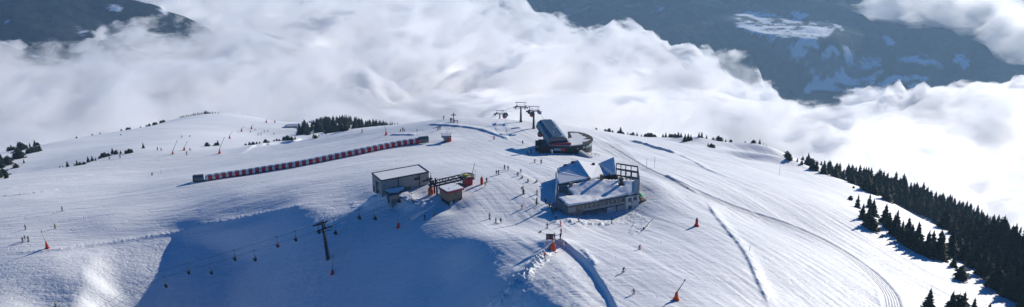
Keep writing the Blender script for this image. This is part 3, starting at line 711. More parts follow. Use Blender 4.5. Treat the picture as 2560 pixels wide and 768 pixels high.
# walls under the front roof
sC = lambda a, c, t: (a[0]+(c[0]-a[0])*t, a[1]+(c[1]-a[1])*t)
nrm = lambda p, d: (p[0], p[1]+d)
midu = pMid[0]; Ru = pR0[0]
b = MB(); b.prism([(.25, .3), (midu, .3), (midu, 6.4), (.25, 7.2)], 0, z_(-.25)); b.prism([(midu, 4.5), (Ru+4, 4.5), (Ru+4, 5.2), (midu+1, 9.5)], 0, z_(-.2)); b.prism([(5.4, 6.5), (Ru-3, 6.5), (15.5, 10.3), (5.8, 10.9)], 0, [z_(-.2), z_(.4), z_(1.6), z_(.7)]); b.build('wall', M_['greywood'], rest)
b = MB(); b.box((midu*.3, .24, z_(-1.35)), (midu*.45, .1, 1.5)); b.build('slat_panel', mat('pale_slats', (.36, .35, .33), .8, vary=.5, vscale=3, stretch=(14, 1, .3)), rest)
b = MB(); b.box((midu*.78, .24, z_(-1.4)), (midu*.36, .1, 1.3)); b.build('window', M_['glass'], rest)
# the gallery with its row of windows
Lw = Ru-midu; gw = thing('x', '', '') if False else None
b = MB(); b.box(((midu+Ru)/2, 2.4, z_(-2.25)), (Lw, 4.1, .35)); b.box(((midu+Ru)/2, .42, z_(-1.95)), (Lw, .12, .5)); b.box(((midu+Ru)/2, .42, z_(-.36)), (Lw, .12, .2)); b.build('gallery', M_['concrete'], rest)
nw = 10
for k in range(nw):
    u = midu+(k+.5)*Lw/nw
    b = MB(); b.box((u, .5, z_(-1.1)), (Lw/nw-.34, .06, 1.15)); w_ = b.build('window', M_['glass'], rest)
    b = MB(); b.box((u-Lw/nw/2, .42, z_(-1.1)), (.34, .14, 1.18)); b.build('frame', M_['concrete'], w_)
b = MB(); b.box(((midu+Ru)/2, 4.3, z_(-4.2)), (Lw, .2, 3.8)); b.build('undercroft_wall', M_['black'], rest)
for k in range(4): b = MB(); b.tube([(midu+1.0+k*Lw/4, .7, 0), (midu+1.0+k*Lw/4, .7, z_(-2.4))], .16, 8); b.build('column', M_['steel'], rest)
b = MB(); b.box((midu+Lw*.8, 1.4, z_(-4.4)), (Lw*.4, .3, 2.4)); b.build('parapet', M_['white'], rest)
# white stair block at the right end
b = MB(); b.prism([(Ru+.1, -.3), (Ru+4.4, -.3), (Ru+4.4, 4.6), (Ru+.1, 4.6)], -.5, z_(-.1)); b.build('stair_block', M_['white'], rest)
for c, sz in (((Ru+1.3, -.34, z_(-1.2)), (1.1, .08, 1.0)), ((Ru+3.1, -.34, z_(-1.0)), (1.2, .08, 1.0)), ((Ru+1.4, -.34, z_(-3.6)), (1.1, .08, 1.0))):
    b = MB(); b.box(c, sz); w_ = b.build('window', M_['glass'], rest); b = MB(); b.box((c[0], c[1]-.03, c[2]-.54), (sz[0]+.2, .14, .08)); b.build('sill', M_['brown'], w_); b = MB(); b.box((c[0], c[1]-.03, c[2]+.54), (sz[0]+.2, .14, .08)); b.build('lintel', M_['brown'], w_)
b = MB(); b.tube([(Ru+2.0, -.5, z_(-2.1)), (Ru+2.0, -.2, z_(-2.1))], .18, 8); b.build('wall_lamp', M_['dark'], rest); b = MB(); b.tube([(Ru+3.5, -.5, z_(-2.0)), (Ru+3.5, -.2, z_(-2.0))], .14, 8); b.build('wall_lamp', M_['dark'], rest)
b = MB(); b.prism([(Ru+4.4, .6), (Ru+7.8, .8), (Ru+7.8, 5.0), (Ru+4.4, 5.0)], -.5, z_(-2.6)); b.build('terrace_block', M_['brown'], rest)
b = MB(); b.prism([(pR1[0]-1.7, pR1[1]+.2), (pR1[0]+.05, pR1[1]+.2), (pRb[0]+.1, pRb[1]), (pRb[0]-1.7, pRb[1])], [z_(.3), z_(.33), z_(2.1), z_(2.1)], [z_(.72), z_(.75), z_(2.45), z_(2.45)]); b.build('glass_roof', M_['bluegrey'], rest)
b = MB()
for k in range(6): b.tube([(Ru+4.6+k*.62, .7, z_(-2.6)), (Ru+4.6+k*.62, .7, z_(-1.7))], .04, 5)
b.tube([(Ru+4.5, .7, z_(-1.7)), (Ru+7.8, .7, z_(-1.7))], .06, 6); b.build('railing', M_['steel'], rest)
# flues and chimneys
b = MB(); v = VENT; b.tube([(v[0], v[1], z_(1.2)), (v[0], v[1], z_(3.2))], [.5, .5], 12); b.tube([(v[0], v[1], z_(3.2)), (v[0], v[1], z_(3.5))], [.75, .75], 12); b.build('roof_vent', M_['dark'], rest)
for px_, py_, dz, w, h in ((1503.6, 449, 2.3, .75, 1.5), (1472, 451, 1.9, .7, 1.0), (1549.5, 450, 2.2, .5, .8), (1427, 464, 1.4, .8, .9)):
    p = L(px_, py_, dz); b = MB(); b.box((p[0], p[1], z_(dz)+h/2-.5), (w, w, h+.6)); b.box((p[0], p[1], z_(dz)+h-.05), (w+.2, w+.2, .12)); b.build('chimney', M_['brown'], rest)
pc = local(org, RZ, plane_at(1389.5, 512, e1.z)); b = MB()
b.tube([(pc[0], pc[1], 0), (pc[0], pc[1], z_(z_for(1390, 436, org.y+7)-zE+.0))], .26, 10); b.build('steel_flue', mat('bright_steel', (.55, .56, .58), .3, .6), rest); b = MB(); b.tube([(pc[0]+.62, pc[1], 0), (pc[0]+.62, pc[1], z_(3.0))], .18, 8); b.build('steel_flue', M_['steel'], rest)
# rear house: gable roof, left side in shade, right side in sun, raised mono-pitch lantern
A1 = L(1477.6, 449.5, 2.0); A0 = L(1443.7, 400, 2.9); Lc = L(1393, 421, .4); Lm = L(1400, 432, .4); Ld = L(1389.5, 437, -.1); Le = L(1395, 461, -.1)
Rb_ = L(1496, 411, 1.0); Rc_ = L(1522, 438, .8)
b = MB(); rz4 = [2.9, .4, .4]
def slab(mb, pts, dz, th=.25, m=0): mb.prism(pts, [z_(q-th) for q in dz], [z_(q) for q in dz], m, 1)
Lj = (A1[0]-4.6, A1[1]+1.5)
slab(b, [A0, A1, Lm, Lc], [2.9, 2.0, .4, .4]); slab(b, [A1, Lm, Ld, Le], [2.0, .41, -.1, -.1]); slab(b, [A0, Rb_, Rc_, A1], [2.9, 1.0, .8, 2.0])
rr_ = b.build('rear_roof', [M_['dark'], M_['snowcap']], rest)
b = MB(); b.prism([sC(A0, A1, .04), sC(A0, Rb_, .95), sC(A1, Rc_, .95), sC(A1, A0, .02)], [z_(2.9), z_(1.05), z_(.85), z_(2.05)], [z_(3.15), z_(1.35), z_(1.15), z_(2.3)])
cx_ = lambda P_, f: f
b.prism([sC(A0, Lc, .35), sC(A1, A0, .03), sC(Lm, A1, .12), sC(Lm, Lc, .3)], [z_(2.0), z_(2.0), z_(.6), z_(.42)], [z_(2.12), z_(2.25), z_(.9), z_(.5)])
b.prism([sC(A1, Lm, .1), sC(Lm, A1, .05), sC(Ld, Le, .05), sC(Le, A1, .05)], [z_(1.9), z_(.5), z_(-.08), z_(0)], [z_(2.2), z_(.8), z_(.25), z_(.3)])
b.build('snow_layer', M_['snowcap'], rr_)
for P_, dz in ((sC(A0, Lc, .35), 2.0), (sC(A0, Lc, .72), 1.1)):
    b = MB(); b.box((P_[0]+.5, P_[1]-.9, z_(dz+.25)), (1.1, 1.0, .9)); b.build('skylight', M_['dark'], rr_)
b = MB(); b.box((sC(A0, Rb_, .6)[0], sC(A0, Rb_, .6)[1]-2.2, z_(1.9)), (.7, .7, .8)); b.build('vent_box', M_['dark'], rr_)
b = MB(); b.prism([Lc, Lm, Ld, Le, A1, Rc_, Rb_, A0], 0, [z_(.1), z_(.1), z_(-.5), z_(-.5), z_(1.5), z_(.4), z_(.6), z_(2.4)]); b.build('rear_wall', M_['greywood'], rest)
for k in range(3):
    b = MB(); t0_ = .1+k*.3; a = sC(Ld, Le, t0_); c = sC(Ld, Le, t0_+.22); b.prism([(a[0]-.05, a[1]), (c[0]-.05, c[1]), (c[0]+.1, c[1]), (a[0]+.1, a[1])], z_(-1.9), z_(-.7)); b.build('window', M_['glass'], rest)
T0 = L(1496, 409, 1.1); T1 = L(1535, 394.7, 3.3); T2 = L(1541.4, 439, 2.6); T3 = L(1520, 438, 1.0)
b = MB(); slab(b, [T0, T1, T2, T3], [1.1, 3.6, 3.0, 1.0], .22); lt = b.build('lantern_roof', [M_['dark'], M_['snowcap']], rest)
b = MB(); b.prism([sC(T0, T2, .03), sC(T1, T3, .04), sC(T2, T0, .04), sC(T3, T1, .04)], [z_(1.15), z_(3.55), z_(2.95), z_(1.05)], [z_(1.35), z_(3.72), z_(3.12), z_(1.25)]); b.build('snow_layer', M_['snowcap'], lt)
b = MB(); b.prism([T0, sC(T1, T0, .02), sC(T2, T3, .02), T3], z_(-2.5), [z_(.85), z_(3.3), z_(2.7), z_(.75)]); b.build('lantern_wall', M_['dark'], rest)
b = MB(); b.box((T3[0]+1.3, T3[1]-.6, z_(.9)), (2.4, 1.0, 1.4)); b.build('roof_box', M_['grey'], rest)
# terrace frame at the rear right
b1 = [L(1541, 409, 2.2), L(1594, 417, 2.2)]; b2 = [L(1541, 422.5, 2.2), L(1596, 432.5, 2.2)]; b3 = [L(1543, 438.5, 2.2), L(1598.7, 446.8, 2.2)]
b = MB()
for a, c in (b1, b2, b3): b.beam((*a, z_(2.2)), (*c, z_(2.2)), .28, .38)
for t_ in (0, .22, .45, .7, 1.0):
    for (a, c), zz in ((b1, 2.05), (b2, 2.05), (b3, 2.05)):
        p = sC(a, c, t_); b.beam((*p, z_(-1.6)), (*p, z_(zz)), .2, .2)
for t_ in (.99,): b.beam((*sC(*b1, t_), z_(2.45)), (*sC(*b3, t_), z_(2.45)), .25, .25)
b.beam((*b1[0], z_(.6)), (*b1[1], z_(.6)), .12, .2); b.build('terrace_frame', M_['dark'], rest)
b = MB(); b.prism([b1[0], b1[1], b3[1], b3[0]], 0, z_(-1.6)); dk = b.build('terrace_deck', M_['wood'], rest)
b = MB(); b.prism([sC(b1[0], b3[1], .08), sC(b1[1], b3[0], .3), sC(b3[1], b1[0], .35), sC(b3[0], b1[1], .1)], z_(-1.598), z_(-1.3)); b.build('snow_patch', M_['snowcap'], dk)
b = MB(); b.prism([sC(*b2, .55), sC(*b2, .98), sC(*b3, .98), sC(*b3, .6)], [z_(.5)]*4, [z_(.7)]*4); b.build('canopy', M_['bluegrey'], rest)
b = MB(); p = pR1; b.tube([(p[0]+.5, p[1]+5, z_(1.6)), (p[0]+1.3, p[1]+2.6, z_(-1.0)), (p[0]+1.2, p[1]+.5, z_(-2.8))], .2, 7); b.box((p[0]+.6, p[1]+3.6, z_(.8)), (.7, .9, 1.2)); b.build('exterior_stair', M_['dark'], rest)
# the green parasol stands on the brown terrace
pp = L(1588, 512, -3.0); um_loc = Matrix.Rotation(RZ, 3, 'Z') @ Vector((Ru+6.2, 2.0, 0)); 
um = thing('parasol', 'green parasol open on the brown terrace at the restaurant corner', 'parasol', (org.x+um_loc.x, org.y+um_loc.y, zE-2.6), RZ)
b = MB(); b.tube([(0, 0, 0), (0, 0, 1.6)], .04, 6); b.build('pole', M_['steel'], um)
b = MB(); n_ = 8; vs = [(0, 0, 1.95)]+[(1.35*math.cos(2*math.pi*k/n_), 1.35*math.sin(2*math.pi*k/n_), 1.35) for k in range(n_)]+[(0, 0, 1.85)]+[(1.3*math.cos(2*math.pi*k/n_), 1.3*math.sin(2*math.pi*k/n_), 1.27) for k in range(n_)]
b.add(vs, [(0, 1+k, 1+(k+1) % n_) for k in range(n_)]+[(n_+1, n_+2+(k+1) % n_, n_+2+k) for k in range(n_)]+[(1+k, n_+2+k, n_+2+(k+1) % n_, 1+(k+1) % n_) for k in range(n_)]); b.build('canopy', M_['green'], um)

# ================================================================== gondola mountain station
s0 = at(1395, 386); zg = s0.z; zroof = z_for(1452, 365, at(1447, 386).y+.5)
stn = thing('gondola_station', 'round gondola station with a black glazed front and a long zinc hood', 'station', (s0.x, s0.y, zg-1.5), 0)
def S(px, py, zw): p = plane_at(px, py, zw); return (p.x-s0.x, p.y-s0.y)
hz = zroof-(zg-1.5)
pc0 = [S(1353, 364, zroof), S(1378, 367, zroof), S(1415, 367.5, zroof), S(1440, 366, zroof), S(1455, 364.2, zroof), S(1466, 361.5, zroof), S(1475, 357.5, zroof), S(1481, 353, zroof), S(1483, 348, zroof), S(1480, 342.5, zroof), S(1472, 337.5, zroof), S(1460, 333.3, zroof), S(1447, 330.5, zroof), S(1433, 329.3, zroof), S(1419, 329.5, zroof), S(1424, 345, zroof), S(1400, 352, zroof), S(1372, 352, zroof)]
b = MB(); b.prism(pc0, hz-.35, hz+.05); rf = b.build('roof', mat('bitumen_roof', (.045, .04, .04), .8, vary=.3), stn)
cxx = sum(p[0] for p in pc0)/len(pc0); cyy = sum(p[1] for p in pc0)/len(pc0)
def shr(p, k): return (cxx+(p[0]-cxx)*k, cyy+(p[1]-cyy)*k)
sp_ = [S(*q, zroof) for q in ((1356, 363), (1380, 365.5), (1415, 366), (1438, 364.6), (1453, 362.3), (1457, 359.5), (1453, 357.5), (1467, 354.5), (1476, 350), (1464, 350.3), (1455, 349.5), (1468, 346.2), (1461, 342.5), (1452, 341), (1456, 338.2), (1446, 337), (1448, 334.5), (1436, 333.6), (1425, 334), (1430, 345.5), (1408, 351.5), (1374, 354))]
b = MB(); b.prism(sp_, hz+.054, hz+.24); b.build('snow_layer', M_['snowcap'], rf)
wl = [shr(p, .95) for p in pc0]; b = MB(); b.prism(wl, -1.5, hz-.36); b.build('wall', M_['black'], stn)
def on_wall(i, t, k=.955): a, c = shr(pc0[i], k), shr(pc0[i+1], k); return sC(a, c, t)
for i, t0_, t1_, z0_, z1_, mt, nm in ((1, .12, .62, 2.3, hz-.75, 'poster', 'poster'), (1, .64, .9, 2.2, hz-.65, 'orange', 'banner'), (3, .15, .45, 2.6, hz-.8, 'paleglass', 'window'), (4, .3, .8, 2.6, hz-.6, 'paleglass', 'window'), (0, .75, .93, 1.9, hz-1.0, 'paleglass', 'window')):
    a, c = on_wall(i, t0_), on_wall(i, t1_); dn = Vector((c[1]-a[1], -(c[0]-a[0]))).normalized()*.12
    b = MB(); b.prism([(a[0], a[1]), (c[0], c[1]), (c[0]+dn.x, c[1]+dn.y), (a[0]+dn.x, a[1]+dn.y)], z0_, z1_); b.build(nm, M_[mt], stn)
for i in (5, 6, 7):
    for t_ in (.06, .54):
        a, c = on_wall(i, t_), on_wall(i, t_+.4); dn = Vector((c[1]-a[1], -(c[0]-a[0]))).normalized()*.12
        b = MB(); b.prism([(a[0], a[1]), (c[0], c[1]), (c[0]+dn.x, c[1]+dn.y), (a[0]+dn.x, a[1]+dn.y)], 2.3, hz-.6); b.build('window', M_['paleglass'], stn)
b = MB(); a, c = S(1378, 361, zroof+.7), S(1428, 359.5, zroof+.7); b.prism([a, c, (c[0], c[1]+.5), (a[0], a[1]+.5)], hz+.06, hz+1.0); b.build('red_parapet', M_['deepred'], stn)
b = MB(); b.prism([S(1380, 359.5, zroof+.6), S(1426, 358.5, zroof+.6), S(1422, 352.5, zroof+.7), S(1385, 353, zroof+.7)], hz+.06, [hz+.75, hz+.7, hz+1.2, hz+1.2]); b.build('snow_drift', M_['snowcap'], stn)
# the zinc hood: bevelled tube on posts
zt = z_for(1395, 342, s0.y+3.5); zt2 = zt
n0, n1, f0, f1 = S(1382.8, 342.5, zt), S(1407.6, 341.3, zt), S(1353, 300.5, zt), S(1375.4, 299.8, zt)
ht = zt-(zg-1.5); dvec = Vector((f0[0]-n0[0], f0[1]-n0[1])); Lh_ = dvec.length; dvec.normalize(); side = Vector((-dvec.y, dvec.x))  # to the left
wn = (Vector(n1)-Vector(n0)).length
prof = [(-1.6, -5.8), (-1.95, -2.6), (-1.3, -.9), (0, 0), (wn, 0), (wn+1.3, -.9), (wn+2.1, -2.5), (wn+1.8, -5.8)]
def hp(t, k, off=0):
    a, h_ = prof[k]; q = Vector(n0)+dvec*t*Lh_-side*(a) + side*0
    return (q.x, q.y, ht+h_+off)
def strip(k0, k1, nm, mt, t0_=0, t1_=1, th=.12):
    b = MB(); a, c, d_, e = [Vector(hp(t, k)) for t, k in ((t0_, k0), (t0_, k1), (t1_, k1), (t1_, k0))]
    n_ = (c-a).cross(e-a).normalized()*th
    b.add([a, c, d_, e, a+n_, c+n_, d_+n_, e+n_], [(3,2,1,0),(4,5,6,7),(0,1,5,4),(1,2,6,5),(2,3,7,6),(3,0,4,7)]); return b.build(nm, M_[mt], stn)
hd = strip(3, 4, 'hood_roof', 'zinc'); strip(2, 3, 'hood_glazing', 'blueglass'); strip(4, 5, 'hood_glazing', 'bluegrey'); strip(5, 6, 'hood_side', 'bluegrey'); strip(1, 2, 'hood_side', 'blueglass')
b = MB()
for k in (2, 3, 4, 5): b.tube([hp(0, k, .1), hp(1, k, .1)], .16, 6)
for k in (1, 6): b.tube([hp(0, k), hp(1, k)], .22, 6)
for t_ in (0, .5, 1.0):
    for k in range(1, 6): b.tube([hp(t_, k, .05), hp(t_, k+1, .05)], .15, 6)
for t_ in (0, .35):
    for k in (0, 6): b.tube([hp(t_, k if k == 0 else 7, -2), hp(t_, 1 if k == 0 else 6)], .2, 6)
b.build('hood_frame', mat('pale_blue_steel', (.2, .28, .36), .4, .4), stn)
b = MB(); q = [hp(.02, k) for k in (2, 3, 4, 5)]; b.add([(*p[:2], p[2]) for p in q]+[(q[3][0], q[3][1], ht-2.6), (q[0][0], q[0][1], ht-2.6)], [(0, 1, 2, 3, 4, 5)]); fr = b.build('hood_front', M_['blueglass'], stn)
so_ = fr.modifiers.new('thick', 'SOLIDIFY'); so_.thickness = .15
b = MB()
for k in range(1, 9): a = hp(k/9, 3, .14); c = hp(k/9, 4, .14); b.beam(a, c, .09, .06)
b.build('roof_seam', M_['grey'], hd)
# entrance corner under the hood: stairs, dark machinery, white cylinders
b = MB(); a = S(1362, 383, zg); b.box((a[0]-.5, a[1]+4.0, 2.7), (3.4, 7.5, 3.2)); b.build('side_room', M_['black'], stn)
b = MB(); a = S(1379.5, 357, zroof+.5); b.ball((a[0], a[1], hz+1.5), .55); b.tube([(a[0], a[1], hz), (a[0], a[1], hz+1.2)], .12, 6); b.build('white_dome', M_['lamp'], stn)
b = MB(); a = S(1383, 352, zroof+.5); b.tube([(a[0], a[1], hz), (a[0], a[1], hz+4.5)], .06, 5); b.build('antenna', M_['lamp'], stn)
b = MB(); a = S(1345.5, 366, zg+1.5); b.box((a[0], a[1], 3.2), (2.2, .5, 4.2), .2); b.build('wind_wall', M_['dark'], stn)
b = MB(); a, c = S(1318, 371, zg+1.6), S(1346, 366, zg+1.6); b.beam((*a, 2.8), (*c, 3.0), 1.8, .25); b.tube([(*a, .5), (*a, 2.8)], .12, 6); b.tube([(*c, .5), (*c, 2.9)], .12, 6); cn_ = b.build('exit_canopy', M_['bluegrey'], stn)
b = MB(); b.beam((*a, 3.02), (*c, 3.22), 1.5, .2); b.build('snow_layer', M_['snowcap'], cn_)
for k in range(3):
    a = S(1380.5, 374+k*4.5, zg+2.5-k); b = MB(); b.box((a[0], a[1], 3.6-k*.9), (.5, .3, .55)); b.build('white_box', M_['lamp'], stn)
b = MB(); a, c = S(1450, 382, zg), S(1478, 396, zg); b.beam((*a, 1.7), (*c, 1.3), 1.2, 1.6); b.build('ramp_wall', M_['white'], stn)
fn = thing('railing', 'short dark railing beside the ramp of the round station', 'railing', at(1480, 388))
b = MB()
for k in range(4): b.tube([(k*1.3-1.5, -k*.6, -.2), (k*1.3-1.5, -k*.6, 1.1)], .06, 5)
b.tube([(-1.5, 0, 1.1), (2.4, -1.8, 1.1)], .06, 5); b.tube([(-1.5, 0, .6), (2.4, -1.8, .6)], .05, 5); b.build('rail', M_['dark'], fn)
# ================================================================== covered conveyor
cv = densify(np.array([list(at(*q)[:2]) for q in [(484, 455), (513.7, 451.5), (580, 442), (646.7, 432), (746.5, 416), (827, 400), (908, 383), (989, 367), (1037, 359.5), (1071, 355)]]), .5)
seg = np.hypot(*(cv[1:]-cv[:-1]).T); acc = np.concatenate([[0], np.cumsum(seg)]); LT = acc[-1]
def cpos(s):
    x = np.interp(s, acc, cv[:, 0]); y = np.interp(s, acc, cv[:, 1]); return x, y
zs_ = np.array([ground_z(*cpos(s)) for s in np.linspace(0, LT, 60)]); zs_ = np.convolve(np.pad(zs_, 3, mode='edge'), np.ones(7)/7, 'valid')
def cframe(s):
    x, y = cpos(s); x2, y2 = cpos(min(s+.5, LT)); x1, y1 = cpos(max(s-.5, 0)); d = Vector((x2-x1, y2-y1, 0)).normalized()
    return Vector((x, y, np.interp(s, np.linspace(0, LT, 60), zs_))), d, Vector((-d.y, d.x, 0))
cvy = thing('covered_conveyor', 'long covered conveyor lift climbing the piste with alternating red and clear panels', 'conveyor lift', cframe(0)[0])
org_c = cframe(0)[0]
def arch(mb, s0_, s1_, w, h, a0, a1, n=8, th=.06, m=0, rows=2):
    """a curved shell over the belt between angles a0..a1 (0 = downhill side foot)"""
    vs = []; fs = []
    for i in range(rows+1):
        o_, d, n_ = cframe(s0_+(s1_-s0_)*i/rows)
        for lay in (0, th):
            for k in range(n+1):
                a = R(a0+(a1-a0)*k/n); ww, hh = w-lay, h-lay
                # superellipse: upright sides, rounded top
                c, s = math.cos(a), math.sin(a); e = .55
                vs.append(o_-org_c-n_*ww*math.copysign(abs(c)**e, c)+Vector((0, 0, hh*abs(s)**e)))
    W = n+1
    for i in range(rows):
        b0 = i*2*W; b1 = (i+1)*2*W
        for k in range(n):
            fs.append((b0+k, b0+k+1, b1+k+1, b1+k)); fs.append((b0+W+k, b1+W+k, b1+W+k+1, b0+W+k+1))
        fs.append((b0, b1, b1+W, b0+W)); fs.append((b0+n, b0+W+n, b1+W+n, b1+n))
    for b0 in (0, rows*2*W):
        for k in range(n): fs.append((b0+k, b0+W+k, b0+W+k+1, b0+k+1))
    return mb.add(vs, fs, m)
M_['clear'] = mat('clear_panel', (.60, .62, .60), .2, spec=.6, vary=.3, vscale=.8); M_['smoke'] = mat('tinted_cover', (.20, .23, .28), .2, spec=.6); M_['cvred'] = mat('red_panel', (.55, .010, .018), .4)
e0, e1_ = 4.2, LT-3.8; ns = 33; sl_ = (e1_-e0)/ns
arch(MB(), 0, e0-.4, 1.5, 2.55, -4, 184, 14, .12, rows=3).build('lower_station', M_['steel'], cvy)
arch(MB(), e1_, LT, 1.5, 2.5, -4, 184, 14, .12, rows=3).build('upper_station', M_['steel'], cvy)
for k in range(ns):
    a = e0+k*sl_; mid_ = a+sl_*.40
    arch(MB(), a, mid_, 1.28, 2.15, -3, 183, 12).build('clear_cover', M_['clear'], cvy)
    tc_ = arch(MB(), mid_+.02, a+sl_-.02, 1.3, 2.18, 58, 183, 10).build('tinted_cover', M_['smoke'], cvy)
    arch(MB(), mid_+.02, a+sl_-.02, 1.3, 2.18, -3, 57.5, 6).build('red_panel', M_['cvred'], cvy)
b = MB()
for k in range(30):
    a_, c_ = cframe(LT*k/30), cframe(LT*(k+1)/30); b.beam(a_[0]-org_c+Vector((0, 0, .05)), c_[0]-org_c+Vector((0, 0, .05)), 1.6, .3)
b.build('belt', M_['black'], cvy)

# ================================================================== chairlift
P_py = at(820, 648); bw = at(1168, 462)
wz = z_for(1168, 439, bw.y)
dv = Vector((P_py.x-bw.x, P_py.y-bw.y)); dv.normalize(); sd_ = Vector((-dv.y, dv.x)); G_ = 2.05
lean = Vector((dv.x, dv.y, 0))
ph = z_for(799, 562, P_py.y)-P_py.z
head = Vector((P_py.x, P_py.y, P_py.z+ph))+lean*.9
tb = at(1077, 486)                      # the first tower by the hut
t1h = Vector((tb.x, tb.y, z_for(1076, 453, tb.y)))
# lower end far below the picture
low = head+Vector((dv.x*46, dv.y*46, -4.5)); low2 = head+Vector((dv.x*120, dv.y*120, -34))
line = [Vector((bw.x, bw.y, wz)), t1h, head, low, low2]
def rope_pt(side, s):      # s in 0..4 along the spans, slight sag
    i = min(int(s), 3); t = s-i; p = line[i].lerp(line[i+1], t); p = p+Vector((sd_.x, sd_.y, 0))*side*G_
    p.z -= (.9 if i == 1 else .4)*4*t*(1-t); return p
for side in (-1, 1):
    b = MB(); b.tube([rope_pt(side, s/8) for s in range(0, 33)], .032, 5); o = b.build('haul_rope', M_['rope']); tag(o, ('upper' if side > 0 else 'lower')+' steel rope of the chairlift crossing the shaded bowl', 'rope', 'chairlift ropes')
# bullwheel terminal
rzt = math.atan2(dv.y, dv.x)
tm = thing('chairlift_terminal', 'open chairlift top station with a yellow-spoked bullwheel on a red base', 'lift station', (bw.x, bw.y, bw.z-.5), rzt)
hw = wz-bw.z+.5
b = MB(); b.prism([(-1.3, -1.2), (1.2, -1.0), (1.2, 1.0), (-1.3, 1.2)], 0, hw-.6); b.prism([(-1.8, -1.6), (1.8, -1.6), (1.8, 1.6), (-1.8, 1.6)], hw-1.2, hw-.55); b.build('red_base', M_['deepred'], tm)
b = MB(); b.tube([(G_*1.06*math.cos(R(a)), G_*1.06*math.sin(R(a)), hw) for a in range(0, 361, 12)], .17, 6, cap=False); wh = b.build('bullwheel', M_['dark'], tm)
b = MB()
for k in range(6): b.beam((0, 0, hw), (2.0*math.cos(R(k*60)), 2.0*math.sin(R(k*60)), hw), .22, .12)
b.tube([(0, 0, hw-.3), (0, 0, hw+.35)], .45, 10); b.build('spoke', M_['yellow'], wh)
b = MB(); b.prism([(.2, -.5), (1.5, -.3), (1.5, .3), (.2, .5)], hw+.1, [hw+.3, hw+.9, hw+.9, hw+.3]); b.build('gear_cover', M_['yellow'], tm)
b = MB(); b.prism([(-1.9, -1.7), (1.9, -1.7), (1.9, 1.7), (-1.9, 1.7)], hw-.35, hw-.2); b.build('snow_layer', M_['lamp'], tm)
b = MB(); LB = 11.5
for s in (-1, 1):
    b.beam((0, s*.9, hw-.5), (LB, s*.9, hw-1.0), .32, .45); b.beam((1.5, s*G_, hw-.15), (LB+.6, s*G_, hw-.55), .18, .3)
for k in range(6): b.beam((2+k*1.9, -G_, hw-.5-.06*k), (2+k*1.9, G_, hw-.5-.06*k), .16, .16)
for x, y in ((LB-.6, .9), (LB-.6, -.9)): b.beam((x, y, -.6), (x, y, hw-.9), .4, .4)
b.beam((LB-.5, .2, hw-1), (LB-.5, .2, hw+1.3), .35, .35); b.beam((LB-3, 0, hw-.8), (LB-1.2, 0, hw+.8), .15, .15); b.beam((4, 0, hw-.6), (6, 0, hw+.9), .12, .12); b.build('frame', M_['dark'], tm)
b = MB()
for s in (-1, 1):
    for k in range(9): b.tube([(2.2+k*1.05, s*G_-.1, hw-.42-.04*k), (2.2+k*1.05, s*G_+.1, hw-.42-.04*k)], .24, 8)
b.build('sheave_train', M_['steel'], tm)
b = MB(); b.prism([(1.6, -1.3), (7.4, -1.3), (7.4, 1.3), (1.6, 1.3)], hw-2.6, hw-2.45); b.build('catwalk', M_['dark'], tm)
b = MB()
for x in (1.8, 3.6, 5.4, 7.2): b.tube([(x, -1.3, hw-2.5), (x, -1.3, hw-1.5)], .04, 5)
b.tube([(1.8, -1.3, hw-1.5), (7.2, -1.3, hw-1.5)], .05, 5); b.build('railing', M_['steel'], tm)
b = MB(); b.tube([(-.3, .5, hw), (-.9, -.1, hw+.2)], .1, 5); b.build('brake_arm', M_['dark'], tm)
# leaning mast beside it
ms = thing('lance_mast', 'thin grey mast leaning to the right behind the yellow bullwheel', 'mast', at(1177, 450))
top = P(1187, 407, 1); y_ = at(1177, 450).y; b = MB(); b.tube([(0, 0, 0), Vector((ray(1187, 407)[0]*y_/ray(1187, 407)[1], y_, z_for(1187, 407, y_)))-at(1177, 450)], [.13, .07], 6); b.build('pole', M_['steel'], ms); b = MB(); b.box((0, 0, .3), (.5, .5, .6)); b.build('base', M_['dark'], ms)

